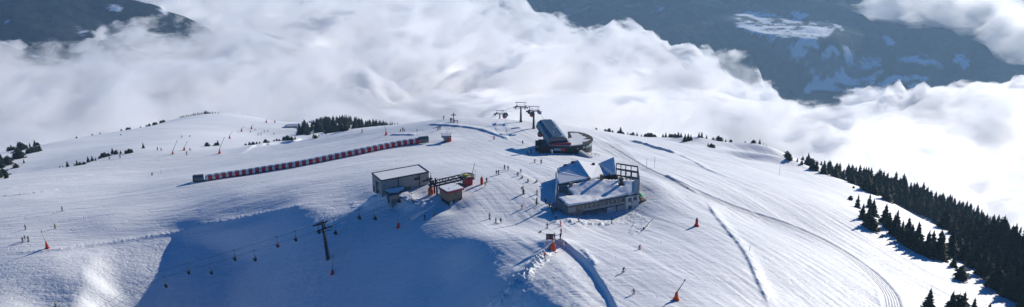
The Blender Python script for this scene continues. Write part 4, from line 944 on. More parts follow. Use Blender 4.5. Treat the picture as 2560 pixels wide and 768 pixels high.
def lift_tower(name, label, base, top_, arm_l, nsheave, orange=False, group='chairlift towers', rad=(.5, .33)):
    t = thing(name, label, 'lift tower', base, rzt, group)
    Rm = Matrix.Rotation(-rzt, 3, 'Z'); tp = Rm @ (Vector(top_)-Vector(base))
    b = MB(); b.tube([(0, 0, -1), tp*.5, tp+Vector((0, 0, .4))], [rad[0], (rad[0]+rad[1])/2, rad[1]], 10); b.build('mast', M_['dark'], t)
    b = MB(); b.beam(tp+Vector((0, -G_-.3, .5)), tp+Vector((0, G_+.3, .5)), .4, .45); cr = b.build('cross_arm', M_['dark'], t)
    for s in (-1, 1):
        b = MB(); c = tp+Vector((0, s*G_, .12)); sl2 = -.12 if nsheave > 4 else -.05
        b.beam(c+Vector((-arm_l/2, 0, -sl2*arm_l/2)), c+Vector((arm_l/2, 0, sl2*arm_l/2)), .3, .22)
        for k in range(nsheave):
            x = (k+.5)/nsheave*arm_l-arm_l/2; b.tube([c+Vector((x, -.13, .1-sl2*-1*0+sl2*x)), c+Vector((x, .13, .1+sl2*x))], .26, 8)
        b.beam(c+Vector((-arm_l*.4, s*.55, -.5)), c+Vector((arm_l*.4, s*.55, -.5)), .45, .06)
        b.build('sheave_train', M_['dark'], t)
    b = MB(); b.beam(tp+Vector((0, 0, .4)), tp+Vector((-.2, 0, 2.2)), .22, .22); b.beam(tp+Vector((-.2, -1.6, 1.0)), tp+Vector((-.2, 1.6, 1.0)), .16, .2); b.build('lifting_frame', M_['dark'], t)
    b = MB(); b.tube([tp+Vector((-.2, 0, 2.2)), tp+Vector((-.2, 0, 2.9))], .1, 6); b.ball(tp+Vector((-.2, 0, 3.0)), .2); b.build('wind_gauge', M_['lamp'], t)
    b = MB()
    for s in (-1, 1): b.beam(Vector((-.62, s*.22, 0)), tp+Vector((-.5, s*.22, 0)), .06, .06)
    for k in range(12): q = tp*(k/12); b.beam(q+Vector((-.6+.1*k/12, -.22, 0)), q+Vector((-.6+.1*k/12, .22, 0)), .05, .05)
    b.build('ladder', M_['steel'], t)
    if orange: b = MB(); b.tube([(0, 0, -.4), (0, 0, 2.1)], [.85, .8], 10); b.build('orange_pad', M_['orange'], t)
    return t
lift_tower('chairlift_tower', 'tall dark chairlift tower standing alone in the shaded bowl', P_py, head-Vector((0, 0, .4)), 4.6, 6)
lift_tower('chairlift_tower', 'short chairlift tower with an orange padded base beside the shingle hut', tb, t1h-Vector((0, 0, .4)), 3.4, 6, True)
# chairs
def chair(loc, label, covered=False):
    t = thing('lift_chair', label, 'lift chair', loc, rzt+R(90), 'chairs hanging on the chairlift')
    b = MB(); b.tube([(0, 0, .05), (0, .06, -1.0), (0, .25, -1.75)], .06, 6); b.box((0, 0, .05), (.16, .5, .2)); b.build('hanger', M_['steel'], t)
    b = MB(); b.tube([(-1.0, .3, -2.75), (-1.0, .3, -1.75), (1.0, .3, -1.75), (1.0, .3, -2.75)], .05, 6); b.tube([(-1.0, .3, -2.75), (-1.0, -.35, -2.8)], .05, 6); b.tube([(1.0, .3, -2.75), (1.0, -.35, -2.8)], .05, 6); b.build('frame', M_['steel'], t)
    b = MB(); b.box((0, -.02, -2.75), (1.95, .55, .1)); b.build('seat', M_['deepred' if covered else 'black'], t)
    b = MB(); b.box((0, .3, -2.38), (1.95, .08, .62), 0, 0, R(-10)); b.build('backrest', M_['deepred' if covered else 'black'], t)
    return t
def chair_at(side, px, label, red=False, lo=0, hi=3.9):
    best = None
    for s in np.linspace(lo, hi, 900):
        p = rope_pt(side, s); q = project(p.x, p.y, p.z)
        e = abs(q[0]-px)
        if best is None or e < best[0]: best = (e, p)
    if best[0] < 6: chair(best[1], label, red)
chair_at(1, 1029, 'empty lift chair hanging between the grey garage and the orange padded tower')
chair_at(1, 936, 'empty lift chair hanging over the sunlit snow below the garage')
chair_at(-1, 996, 'empty lift chair hanging over the snow just in front of the lean-to shed')
chair_at(-1, 896, 'empty lift chair over the shade at the edge of the sunlit mound')
chair_at(1, 837, 'empty lift chair just uphill of the tall dark tower')
chair_at(-1, 795, 'empty lift chair hanging just downhill of the tall dark tower')
chair_at(-1, 736, 'second lift chair downhill from the tall dark tower')
chair_at(-1, 692, 'red lift chair hanging over the shaded bowl', True)
chair_at(1, 635, 'fourth lift chair downhill from the tall dark tower')
chair_at(-1, 584, 'fifth lift chair downhill from the tall dark tower')
chair_at(1, 526, 'sixth lift chair downhill from the tall dark tower')
chair_at(-1, 469, 'lift chair second from the bottom edge of the photo')
chair_at(1, 411, 'lowest lift chair at the bottom edge of the photo')

# ================================================================== gondola towers, ropes, cabins
def gondola_tower(px, base, toppy, label, covers=False, t_=None):
    H = z_for(px, toppy, base.y)-base.z
    t = thing('gondola_tower', label, 'lift tower', base, R(-8), 'gondola towers on the summit')
    b = MB(); b.tube([(0, 0, -1), (0, 0, 0), (0, 0, .8), (0, 0, H-2.2)], [.85, .8, .5, .3], 10); b.build('mast', M_['dark'], t)
    b = MB(); b.beam((-2.5, 0, H-2.0), (2.5, 0, H-2.0), .42, .4); b.build('cross_arm', M_['dark'], t)
    for s in (-1, 1):
        b = MB(); b.beam((s*2.0, -2.2, H-2.3), (s*2.0, 2.2, H-2.2), .34, .34)
        for k in range(6): b.tube([(s*2.0-.2, -2+k*.8, H-2.1), (s*2.0+.2, -2+k*.8, H-2.1)], .28, 8)
        b.build('sheave_train', M_['dark'], t)
        b = MB(); b.beam((s*1.5, 0, H-1.9), (s*1.85, 0, H-.1), .14, .14); b.build('strut', M_['dark'], t)
        b = MB(); b.beam((s*2.9, -1, H-2.35), (s*2.9, 1, H-2.35), .7, .08); b.build('walkway', M_['dark'], t)
        if covers: b = MB(); b.box((s*2.3+.4, -.8, H-2.5), (1.0, 1.3, .9), .3); b.build('tarpaulin', M_['violet' if s > 0 else 'black'], t)
    b = MB(); b.beam((-2.4, 0, H-.1), (2.4, 0, H-.1), .18, .2); b.build('top_beam', M_['dark'], t)
    b = MB(); b.tube([(-1.5, 0, H-1.2), (1.5, 0, H-1.2)], .05, 5); b.build('handrail', M_['steel'], t)
    return H
gt1 = at(1334, 322); gt2 = at(1302, 305.5)
H1 = gondola_tower(1334, gt1, 266, 'gondola tower with violet-wrapped sheaves closest to the zinc hood', True)
H2 = gondola_tower(1302, gt2, 256, 'tallest-reaching gondola tower, middle one of the three on the summit')
yb = 478/.98; x3 = ray(1249.5, 290)[0]*yb/ray(1249.5, 290)[1]; gt3 = Vector((x3, yb, ground_z(x3, yb)))
H3 = gondola_tower(1249.5, gt3, 275.5, 'gondola tower half hidden behind the summit edge')
hoodp = Vector((s0.x+(f0[0]+f1[0])/2, s0.y+(f0[1]+f1[1])/2, zt-4.2))
gpts = [hoodp, Vector((gt1.x, gt1.y, gt1.z+H1-1.8)), Vector((gt2.x, gt2.y, gt2.z+H2-1.8)), Vector((gt3.x, gt3.y, gt3.z+H3-1.8)), Vector((gt3.x-60, gt3.y+230, gt3.z-110))]
for s in (-1, 1):
    b = MB(); b.tube([p+Vector((s*2.0, 0, 0)) for p in gpts], .05, 5); o = b.build('gondola_rope', M_['rope']); tag(o, ('thin rope on the right side' if s > 0 else 'thin rope on the left side')+' of the gondola towers', 'rope', 'gondola ropes')
def cabin(px, py, y, label):
    d = ray(px, py); k = y/d[1]; c = Vector((d[0]*k, y, d[2]*k))
    t = thing('gondola_cabin', label, 'gondola cabin', c, R(-10), 'gondola cabins on the line')
    b = MB(); b.ball((0, 0, 0), (1.05, 1.1, 1.15), 0, 16, 10); b.build('body', M_['glass'], t)
    b = MB(); b.ball((0, 0, -.42), (1.08, 1.13, .78), 0, 16, 8); b.build('lower_shell', M_['redglass'], t)
    b = MB(); b.tube([(0, 0, 1.0), (0, 0, 2.0), (.2, 0, 2.5)], .08, 6); b.build('hanger', M_['dark'], t)
    b = MB(); b.box((1.08, 0, -.1), (.1, .9, .8)); b.build('ski_rack', M_['dark'], t)
cabin(1264.8, 287, gt3.y-8, 'upper right one of two gondola cabins overlapping beside the far tower')
cabin(1261.3, 291, gt3.y-14, 'lower left one of two gondola cabins overlapping beside the far tower')
cabin(1330, 286, gt1.y+6, 'gondola cabin just behind the tower with violet covers')
cabin(1350.5, 335, s0.y+7, 'red gondola cabin leaving the station under the zinc hood')

# ================================================================== snow guns, poles, signs
def lance(base, topx, label, pad='red', pad_h=2.0, pad_w=.75, group='snow lances along the pistes', head_=True):
    p = at(*base)
    if p is None: return
    y = p.y; d = ray(*topx); k = y/d[1]; tp = Vector((d[0]*k, y, d[2]*k))-p
    t = thing('snow_lance', label, 'snow gun', p, 0, group); pad_w *= .68; pad_h *= .9
    b = MB(); b.prism([(-pad_w, -pad_w*.8), (pad_w, -pad_w*.8), (pad_w, pad_w*.8), (-pad_w, pad_w*.8)], -.3, .35); b.tube([(0, 0, .3), (tp.x*.04, 0, pad_h)], [pad_w*.85, pad_w*.4], 8); b.build('padding', M_[pad], t)
    b = MB(); b.tube([(0, 0, pad_h-.2), tp], [.13, .07], 6); b.build('lance', M_['lampl' if 'white lance' in label else 'steel'], t)
    if head_: b = MB(); b.tube([tp, tp+tp.normalized()*.5], .14, 6); b.build('nozzle', M_['steel'], t)
    b = MB(); b.tube([(.3, .3, 0), (.3, .3, 1.4)], .1, 6); b.build('hydrant', M_['steel'], t)
M_['lampl'] = mat('pale_lance', (.75, .55, .40), .4)
for base_, tp, lb, pd, ph_, pw in [
 ((118, 622), (104, 580), 'red padded snow lance with a white lance leaning left on the near left slope', 'red', 2.6, .9),
 ((549, 384), (560, 346), 'red padded snow lance on the far piste above the conveyor lower end', 'orange', 2.2, .8),
 ((460.5, 376), (467, 357), 'small red snow lance on the far hillside beside two skiers', 'red', 1.6, .7),
 ((431.5, 386), (442, 354), 'slim snow lance left of the small one on the far hillside', 'red', 1.6, .5),
 ((574, 347), (580, 330), 'third red snow lance up the far hill', 'red', 2.2, .9),
 ((604, 329), (610, 318), 'red snow gun high on the far hill', 'red', 2.4, 1.0),
 ((629, 323), (634, 313), 'highest red snow gun on the far hillside face', 'red', 2.6, 1.0),
 ((666, 307), (666, 300), 'red snow gun on the skyline of the far hill', 'red', 2.4, .9),
 ((687, 307), (687, 301), 'tiny red snow gun at the right end of the far hill skyline', 'red', 2.0, .7),
 ((965.5, 338), (961, 308), 'orange padded snow lance above the upper end of the conveyor', 'orange', 1.9, .75),
 ((783.5, 346), (783.5, 323), 'upright lance with a pinkish pad at the near crest beside the small spruces', 'orange', 1.2, .35),
 ((830.5, 686), (833, 642), 'red snow lance in the shade below the tall chairlift tower', 'red', 1.7, .65),
 ((995.5, 570), (994, 551), 'red snow lance in the shade below the lean-to shed', 'red', 1.8, .7),
 ((1690, 750), (1711, 703), 'orange snow lance leaning right at the bottom of the sunny piste', 'orange', 2.1, .95),
]: lance(base_, tp, lb, pd, ph_, pw)
# long thin lance lying over the slope below the restaurant
p = at(1609, 574); y = p.y; a = ray(1570, 602); c = ray(1633, 546); ya = at(1572, 601).y
t = thing('snow_lance', 'long thin bare lance slanting over the snow below the restaurant', 'snow gun', p, 0, 'snow lances along the pistes')
b = MB(); b.tube([Vector((0, 0, 0)), Vector((c[0]*y/c[1], y, c[2]*y/c[1]))-p], [.12, .07], 6); b.build('lance', M_['steel'], t); b = MB(); b.box((0, 0, .3), (.4, .4, .7)); b.build('base', M_['dark'], t)
# the big orange covered fan gun on its mound
p = at(1381, 624); t = thing('snow_gun', 'big snow gun under a bright orange cover on the mound below the restaurant', 'snow gun', p, 0); t.scale = (.66, .66, .66)
b = MB(); b.prism([(-1.2, -.8), (1.3, -.8), (1.3, .9), (-1.2, .9)], -.4, 1.0); b.add([(-1.25, -.85, .9), (1.35, -.85, .9), (1.35, .95, .9), (-1.25, .95, .9), (-.1, -.3, 2.5), (.7, -.3, 2.7), (.7, .4, 2.7), (-.1, .4, 2.5)], [(3,2,1,0),(4,5,6,7),(0,1,5,4),(1,2,6,5),(2,3,7,6),(3,0,4,7)]); b.build('cover', M_['orange'], t)
b = MB(); b.tube([(-1.6, -1.1, -.5), (-1.6, -1.1, .5)], .08, 6); b.build('hose_post', M_['dark'], t)
p = at(1741, 566); t = thing('snow_gun', 'slim red padded snow gun alone on the sunny piste right of the restaurant', 'snow gun', p, 0)
b = MB(); b.box((0, 0, .15), (1.2, .9, .5)); b.tube([(0, 0, .3), (.05, 0, 2.0)], [.45, .36], 8); b.build('padding', M_['red'], t); b = MB(); b.tube([(0, 0, 2.0), (.05, 0, 2.45)], .22, 8); b.build('head', M_['dark'], t)
p = at(1204.5, 461); t = thing('padded_post', 'red padded cylinder post right of the bullwheel terminal', 'post', p, 0)
b = MB(); b.tube([(0, 0, -.2), (0, 0, 2.1)], .48, 10); b.build('padding', M_['red'], t); b = MB(); b.tube([(0, 0, 2.1), (0, 0, 2.6)], .16, 8); b.build('cap', M_['dark'], t)
# information board
p = at(1374, 612); t = thing('information_board', 'dark red information board on two posts above the orange snow gun', 'sign', p, R(-6))
zb = z_for(1374, 592, p.y)-p.z
b = MB(); b.box((0, 0, zb), (1.9, .14, 1.6)); bd = b.build('board', mat('board_face', (.05, .014, .018), .5, vary=.35, vscale=2.5), t)
b = MB(); b.box((-.45, -.09, zb+.1), (.75, .03, 1.1)); b.build('map_panel', mat('map_print', (.16, .10, .10), .5, vary=.5, vscale=4), bd)
for s in (-.7, .7): b = MB(); b.tube([(s, 0, -.3), (s, 0, zb-.8)], .07, 6); b.build('leg', M_['dark'], t)
# little hut at the top of the conveyor
p = at(1115.5, 354); t = thing('conveyor_hut', 'small brown attendant hut with a pale overhanging roof at the conveyor top', 'hut', p, R(4))
b = MB(); b.box((0, 0, .85), (2.1, 1.8, 2.3)); b.build('wall', mat('red_brown_boards', (.12, .045, .035), .8, vary=.3, stretch=(6, 6, .5)), t)
b = MB(); b.prism([(-1.8, -1.5), (1.8, -1.5), (1.8, 1.6), (-1.8, 1.6)], [2.0, 2.0, 2.5, 2.5], [2.5, 2.5, 3.0, 3.0]); rf = b.build('roof', M_['bluegrey'], t)
b = MB(); b.prism([(-1.6, -1.1), (1.6, -1.1), (1.6, 1.5), (-1.6, 1.5)], [2.57, 2.57, 3.0, 3.0], [2.75, 2.75, 3.2, 3.2]); b.build('snow_layer', M_['snowcap'], rf)
b = MB(); b.box((-.55, -.92, 1.05), (.6, .06, 1.0)); b.build('window', M_['paleglass'], t); b = MB(); b.box((.4, -.92, .8), (.7, .06, 1.8)); b.build('door', M_['brown'], t)
b = MB(); b.tube([(.5, .3, 2.8), (.2, .3, 4.6)], .05, 5); b.build('antenna', M_['steel'], t)
p = at(1124.5, 353); t = thing('mattress_pad', 'orange crash mat leaning on the small hut at the conveyor top', 'crash mat', p, R(10)); b = MB(); b.prism([(-.7, -.4), (.6, -.4), (.6, .4), (-.7, .4)], -.2, [1.0, 2.2, 2.2, 1.0]); b.build('mat', M_['orange'], t)
# summit cross
p = at(1134, 304.5); Hc = z_for(1134, 282, p.y)-p.z
t = thing('summit_cross', 'dark wooden summit cross with people gathered at its foot', 'cross', p, R(-4))
b = MB(); b.box((0, 0, Hc/2-.2), (.34, .34, Hc+.4)); b.build('post', M_['bark'], t); b = MB(); b.box((0, -.02, Hc*.75), (2.1, .3, .32)); b.build('cross_beam', M_['bark'], t)
p = at(1140, 304); t = thing('bench', 'low bench beside the summit cross', 'bench', p, 0); b = MB(); b.box((0, 0, .45), (1.9, .45, .1)); b.build('seat', M_['bark'], t)
for s in (-.7, .7): b = MB(); b.box((s, 0, .15), (.12, .4, .5)); b.build('leg', M_['bark'], t)
# marker poles
def pole(px, py, toppy, label, ball=True, mt='steel', r=.05):
    p = at(px, py)
    if p is None: return
    H = z_for(px, toppy, p.y)-p.z; t = thing('marker_pole', label, 'pole', p, 0, 'marker poles on the snow')
    b = MB(); b.tube([(0, 0, -.3), (0, 0, H)], r, 6); b.build('pole', M_[mt], t)
    if ball: b = MB(); b.tube([(0, 0, H-.05), (0, 0, H+.35)], .22, 8); b.build('disc', M_['dark'], t)
for a in [(1414.5, 624, 609, 'short pole with a dark disc at the head of the bank below the restaurant'), (1387.5, 641, 615, 'thin tall pole just below the orange snow gun', False), (1402, 618, 604, 'short pole behind the mound right of the orange gun', False),
 (1013, 308, 299, 'tiny pole on the crest right of the wood'), (1043, 341, 326, 'thin pole with disc above the conveyor upper end'), (1144, 313, 306, 'short pole with disc in front of the summit cross'), (1529, 558, 544, 'short dark post in the rubble below the restaurant', False, 'dark', .12),
 (1616, 424, 396, 'tall thin pole on the slope behind the restaurant, left one of two', False), (1636, 420, 394, 'tall thin pole on the slope behind the restaurant, right one of two', False), (1948, 438, 415, 'lone pole in the hollow of the right knoll', False), (1188, 446, 424, 'thin upright pole right of the bullwheel', False), (1874, 628, 612, 'thin pole beside the ploughed ridge on the right', False),
 (235.5, 614, 601, 'thin pole at the rim of the left piste', False), (1023, 552, 544, 'short post in the shade left of the two walkers', False, 'dark', .09), (403, 436, 424, 'faint pole on the wide left piste', False), (1413, 582, 570, 'thin pole above the information board', False)]: pole(*a)
# small sled shape and net by the mound
p = at(1397, 610); t = thing('safety_net', 'pale safety net around the mound behind the orange snow gun', 'net', p, R(-35)); b = MB(); b.box((0, 0, .5), (2.4, .05, 1.0)); b.build('net', M_['glass'] if False else mat('pale_net', (.45, .47, .52), .8), t)
for s in (-1.2, 1.2): b = MB(); b.tube([(s, 0, -.2), (s, 0, 1.2)], .05, 6); b.build('post', M_['orange'], t)
# tables in the shade in front of the restaurant
for (px_, py_, lb, mt) in [(1379, 517, 'dark table in the shade at the restaurant corner, farther one', 'black'), (1386, 528, 'dark table in the shade at the restaurant corner, nearer one', 'black')]:
    p = at(px_, py_); t = thing('table', lb, 'table', p, R(25), 'tables outside the restaurant')
    b = MB(); b.box((0, 0, .75), (1.8, .8, .06)); b.build('tabletop', M_['brown'], t)
    for s in (-.7, .7): b = MB(); b.box((s, 0, .36), (.1, .6, .72)); b.build('leg', M_['dark'], t)
# chalet on the far hill and two snow-covered barns
for px_, py_, w_, h_, lb in [(736, 318, 10, 2.6, 'low snow-roofed chalet on the far ridge beside the wood'), (722, 317.5, 5, 1.6, 'little snow-roofed barn left of the ridge chalet'), (752, 320, 4, 1.4, 'little barn right of the ridge chalet')]:
    p = at(px_, py_)
    if p is None: continue
    t = thing('chalet', lb, 'chalet', p, R(8)); b = MB(); b.prism([(-w_/2, -2.5), (w_/2, -2.5), (w_/2, 2.5), (-w_/2, 2.5)], -1, h_*.6); b.build('wall', M_['bark'], t)
    b = MB(); b.add([(-w_/2-.5, -3, h_*.55), (w_/2+.5, -3, h_*.55), (w_/2+.5, 3, h_*.55), (-w_/2-.5, 3, h_*.55), (-w_/2, 0, h_), (w_/2, 0, h_)], [(3,2,1,0),(0,1,5,4),(2,3,4,5),(1,2,5),(3,0,4)]); b.build('roof', M_['snowcap'], t)
# ================================================================== people
def skin_body(name, J, E, rads, lv=1):
    me = bpy.data.meshes.new(name); me.from_pydata(J, E, []); o = bpy.data.objects.new(name, me); bpy.context.scene.collection.objects.link(o)
    sk = o.modifiers.new('s', 'SKIN'); sv = me.skin_vertices
    if not sv: 
        pass
    for i, r in enumerate(rads): me.skin_vertices[0].data[i].radius = (r, r)
    me.skin_vertices[0].data[0].use_root = True
    o.modifiers.new('d', 'SUBSURF').levels = lv; o.modifiers['d'].render_levels = lv
    dg = bpy.context.evaluated_depsgraph_get(); ev = o.evaluated_get(dg); m2 = bpy.data.meshes.new_from_object(ev); bpy.data.objects.remove(o); return m2
def V3(*a): return Vector(a)
def pose(kind):
    """joints facing -Y (towards the camera); metres"""
    if kind == 'stand': hip=V3(0,0,.93); kn=((.10,-.02,.50),(-.10,-.02,.50)); an=((.12,0,.09),(-.12,0,.09)); ch=V3(0,0,1.32); nk=V3(0,-.01,1.50); hd=V3(0,-.02,1.66); el=((.27,.03,1.14),(-.27,.03,1.14)); wr=((.28,-.14,.93),(-.28,-.10,.92)); yaw=0
    elif kind == 'walk': hip=V3(0,0,.92); kn=((.10,-.2,.53),(-.10,.08,.50)); an=((.11,-.24,.10),(-.11,.34,.16)); ch=V3(0,-.05,1.31); nk=V3(0,-.08,1.48); hd=V3(0,-.12,1.64); el=((.27,.12,1.12),(-.27,-.16,1.14)); wr=((.28,.10,.90),(-.27,-.38,1.02)); yaw=0
    elif kind == 'ski': hip=V3(0,.12,.74); kn=((.14,-.16,.46),(-.14,-.16,.46)); an=((.15,0,.09),(-.15,0,.09)); ch=V3(0,-.10,1.05); nk=V3(0,-.20,1.20); hd=V3(0,-.28,1.34); el=((.34,-.12,.92),(-.34,-.12,.92)); wr=((.38,-.40,.86),(-.38,-.40,.86)); yaw=0
    elif kind == 'sit': hip=V3(0,.1,.16); kn=((.14,-.30,.42),(-.14,-.30,.42)); an=((.15,-.60,.08),(-.15,-.60,.08)); ch=V3(0,.06,.56); nk=V3(0,.02,.72); hd=V3(0,-.02,.88); el=((.28,.08,.42),(-.28,.08,.42)); wr=((.24,-.18,.40),(-.24,-.18,.40)); yaw=0
    elif kind == 'seat': hip=V3(0,.1,.48); kn=((.12,-.32,.50),(-.12,-.32,.50)); an=((.12,-.34,.09),(-.12,-.34,.09)); ch=V3(0,.08,.88); nk=V3(0,.04,1.05); hd=V3(0,0,1.20); el=((.27,.02,.74),(-.27,.02,.74)); wr=((.22,-.26,.72),(-.22,-.26,.72)); yaw=0
    else: hip=V3(0,0,.14); kn=((.12,-.42,.22),(-.14,-.40,.14)); an=((.12,-.82,.10),(-.2,-.78,.10)); ch=V3(0,.38,.18); nk=V3(0,.55,.19); hd=V3(0,.72,.22); el=((.36,.34,.12),(-.36,.34,.12)); wr=((.40,.08,.10),(-.42,.1,.10)); yaw=0
    return hip, kn, an, ch, nk, hd, el, wr
BODY = {}
def body_of(kind):
    if kind in BODY: return BODY[kind]
    hip, kn, an, ch, nk, hd, el, wr = pose(kind)
    J = [hip, ch, nk, hd+V3(0, 0, -.05), hd+V3(0, 0, .08)]; Rr = [.155, .17, .075, .098, .085]; E = [(0,1),(1,2),(2,3),(3,4)]
    for s, k in ((1, 0), (-1, 1)):
        b0 = len(J); foot = Vector(an[k])+V3(0, -.20, -.05)
        J += [hip+V3(s*.10, 0, -.06), Vector(kn[k]), Vector(an[k]), foot]; Rr += [.115, .085, .07, .055]; E += [(0,b0),(b0,b0+1),(b0+1,b0+2),(b0+2,b0+3)]
        b1 = len(J); w_ = Vector(wr[k]); dv_ = (w_-Vector(el[k])).normalized()
        J += [ch+V3(s*.19, 0, .08), Vector(el[k]), w_, w_+dv_*.13]; Rr += [.075, .058, .045, .04]; E += [(1,b1),(b1,b1+1),(b1+1,b1+2),(b1+2,b1+3)]
    me = skin_body('body', [tuple(j) for j in J], E, Rr)
    mi = []
    hipz = hip
    for p in me.polygons:
        c = p.center
        if (c-hd).length < .17 and (c-nk).length > .05: m = 2
        elif min((c-Vector(wr[k])).length for k in (0, 1)) < .12 and all((c-Vector(el[k])).length > .12 for k in (0, 1)): m = 3
        elif min((c-(Vector(an[k])+V3(0, -.08, -.02))).length for k in (0, 1)) < .19: m = 3
        else:
            # nearer the legs than the trunk and arms: trousers
            dl = min(min((c-Vector(kn[k])).length, (c-(Vector(kn[k])+hip)/2).length, (c-Vector(an[k])).length) for k in (0, 1))
            dt = min((c-ch).length, (c-(ch+hip)/2).length*.9, min((c-Vector(el[k])).length for k in (0, 1)))
            m = 1 if dl < dt else 0
        mi.append(m)
    for k in range(4): me.materials.append(None) if len(me.materials) <= k else None
    me.polygons.foreach_set('material_index', mi); me.polygons.foreach_set('use_smooth', [True]*len(mi))
    BODY[kind] = me; return me
PART = {}
def shared(key, fn):
    if key not in PART: PART[key] = fn()
    return PART[key]
COL = {'red': (.50,.02,.02), 'black': (.012,.012,.015), 'blue': (.02,.06,.22), 'navy': (.012,.02,.06), 'teal': (.02,.25,.30), 'green': (.03,.30,.08), 'pink': (.75,.04,.16), 'grey': (.12,.13,.15), 'orange': (.7,.16,.02), 'yellow': (.55,.42,.04), 'white': (.6,.6,.62), 'darkgreen': (.02,.08,.04), 'brown': (.08,.04,.03), 'violet': (.10,.06,.30)}
JK = {}
def cloth_mat(c):
    if c not in JK: JK[c] = mat('cloth_'+c, COL[c], .7, vary=.15, vscale=6)
    return JK[c]
def person(px, py, kind, jacket, label, trousers='black', face=0, skis=None, group='skiers and walkers on the snow', lift=0):
    p = at(px, py)
    if p is None: print('no ground for', px, py); return
    if lift: p = p+V3(0, 0, lift)
    t = thing('person', label, 'person', p, R(face), group)
    src = body_of(kind); me = src.copy(); 
    for k, m in enumerate((cloth_mat(jacket), cloth_mat(trousers), M_['skin'], M_['boots'])): me.materials[k] = m
    link(bpy.data.objects.new('body', me), t)
    hip, kn, an, ch, nk, hd, el, wr = pose(kind)
    def helm():
        b = MB(); b.ball((hd.x, hd.y+.015, hd.z+.05), (.125, .14, .125), 0, 10, 6); me_ = b.build('helmet', M_['helmet']).data; return me_
    k = 'helmet'+kind
    if k not in PART:
        b = MB(); b.ball((hd.x, hd.y+.02, hd.z+.06), (.122, .138, .12), 0, 10, 6); o = b.build('helmet', M_['helmet']); PART[k] = o.data; o.parent = t
        b = MB(); b.box((hd.x, hd.y-.115, hd.z+.01), (.17, .05, .07)); o = b.build('goggles', M_['blueglass']); PART['g'+kind] = o.data; o.parent = t
    else:
        link(bpy.data.objects.new('helmet', PART[k]), t); link(bpy.data.objects.new('goggles', PART['g'+kind]), t)
    if skis is None: skis = kind in ('ski', 'stand')
    if skis:
        for i in (0, 1):
            kk = 'ski%s%d' % (kind, i)
            if kk not in PART:
                b = MB(); a = an[i]; b.box((a[0], a[1]-.12, .015), (.10, 1.55, .03)); b.beam((a[0], a[1]-.88, .015), (a[0], a[1]-1.02, .09), .1, .03); o = b.build('ski', M_['ski']); PART[kk] = o.data; o.parent = t
                b = MB(); w_ = Vector(wr[i]); b.tube([w_+V3(0, -.05, .08), (w_.x*1.15, w_.y+(.35 if kind == 'ski' else -.05), .02)], .018, 5); o = b.build('ski_pole', M_['dark']); PART['p'+kk] = o.data; o.parent = t
            else:
                link(bpy.data.objects.new('ski', PART[kk]), t); link(bpy.data.objects.new('ski_pole', PART['p'+kk]), t)
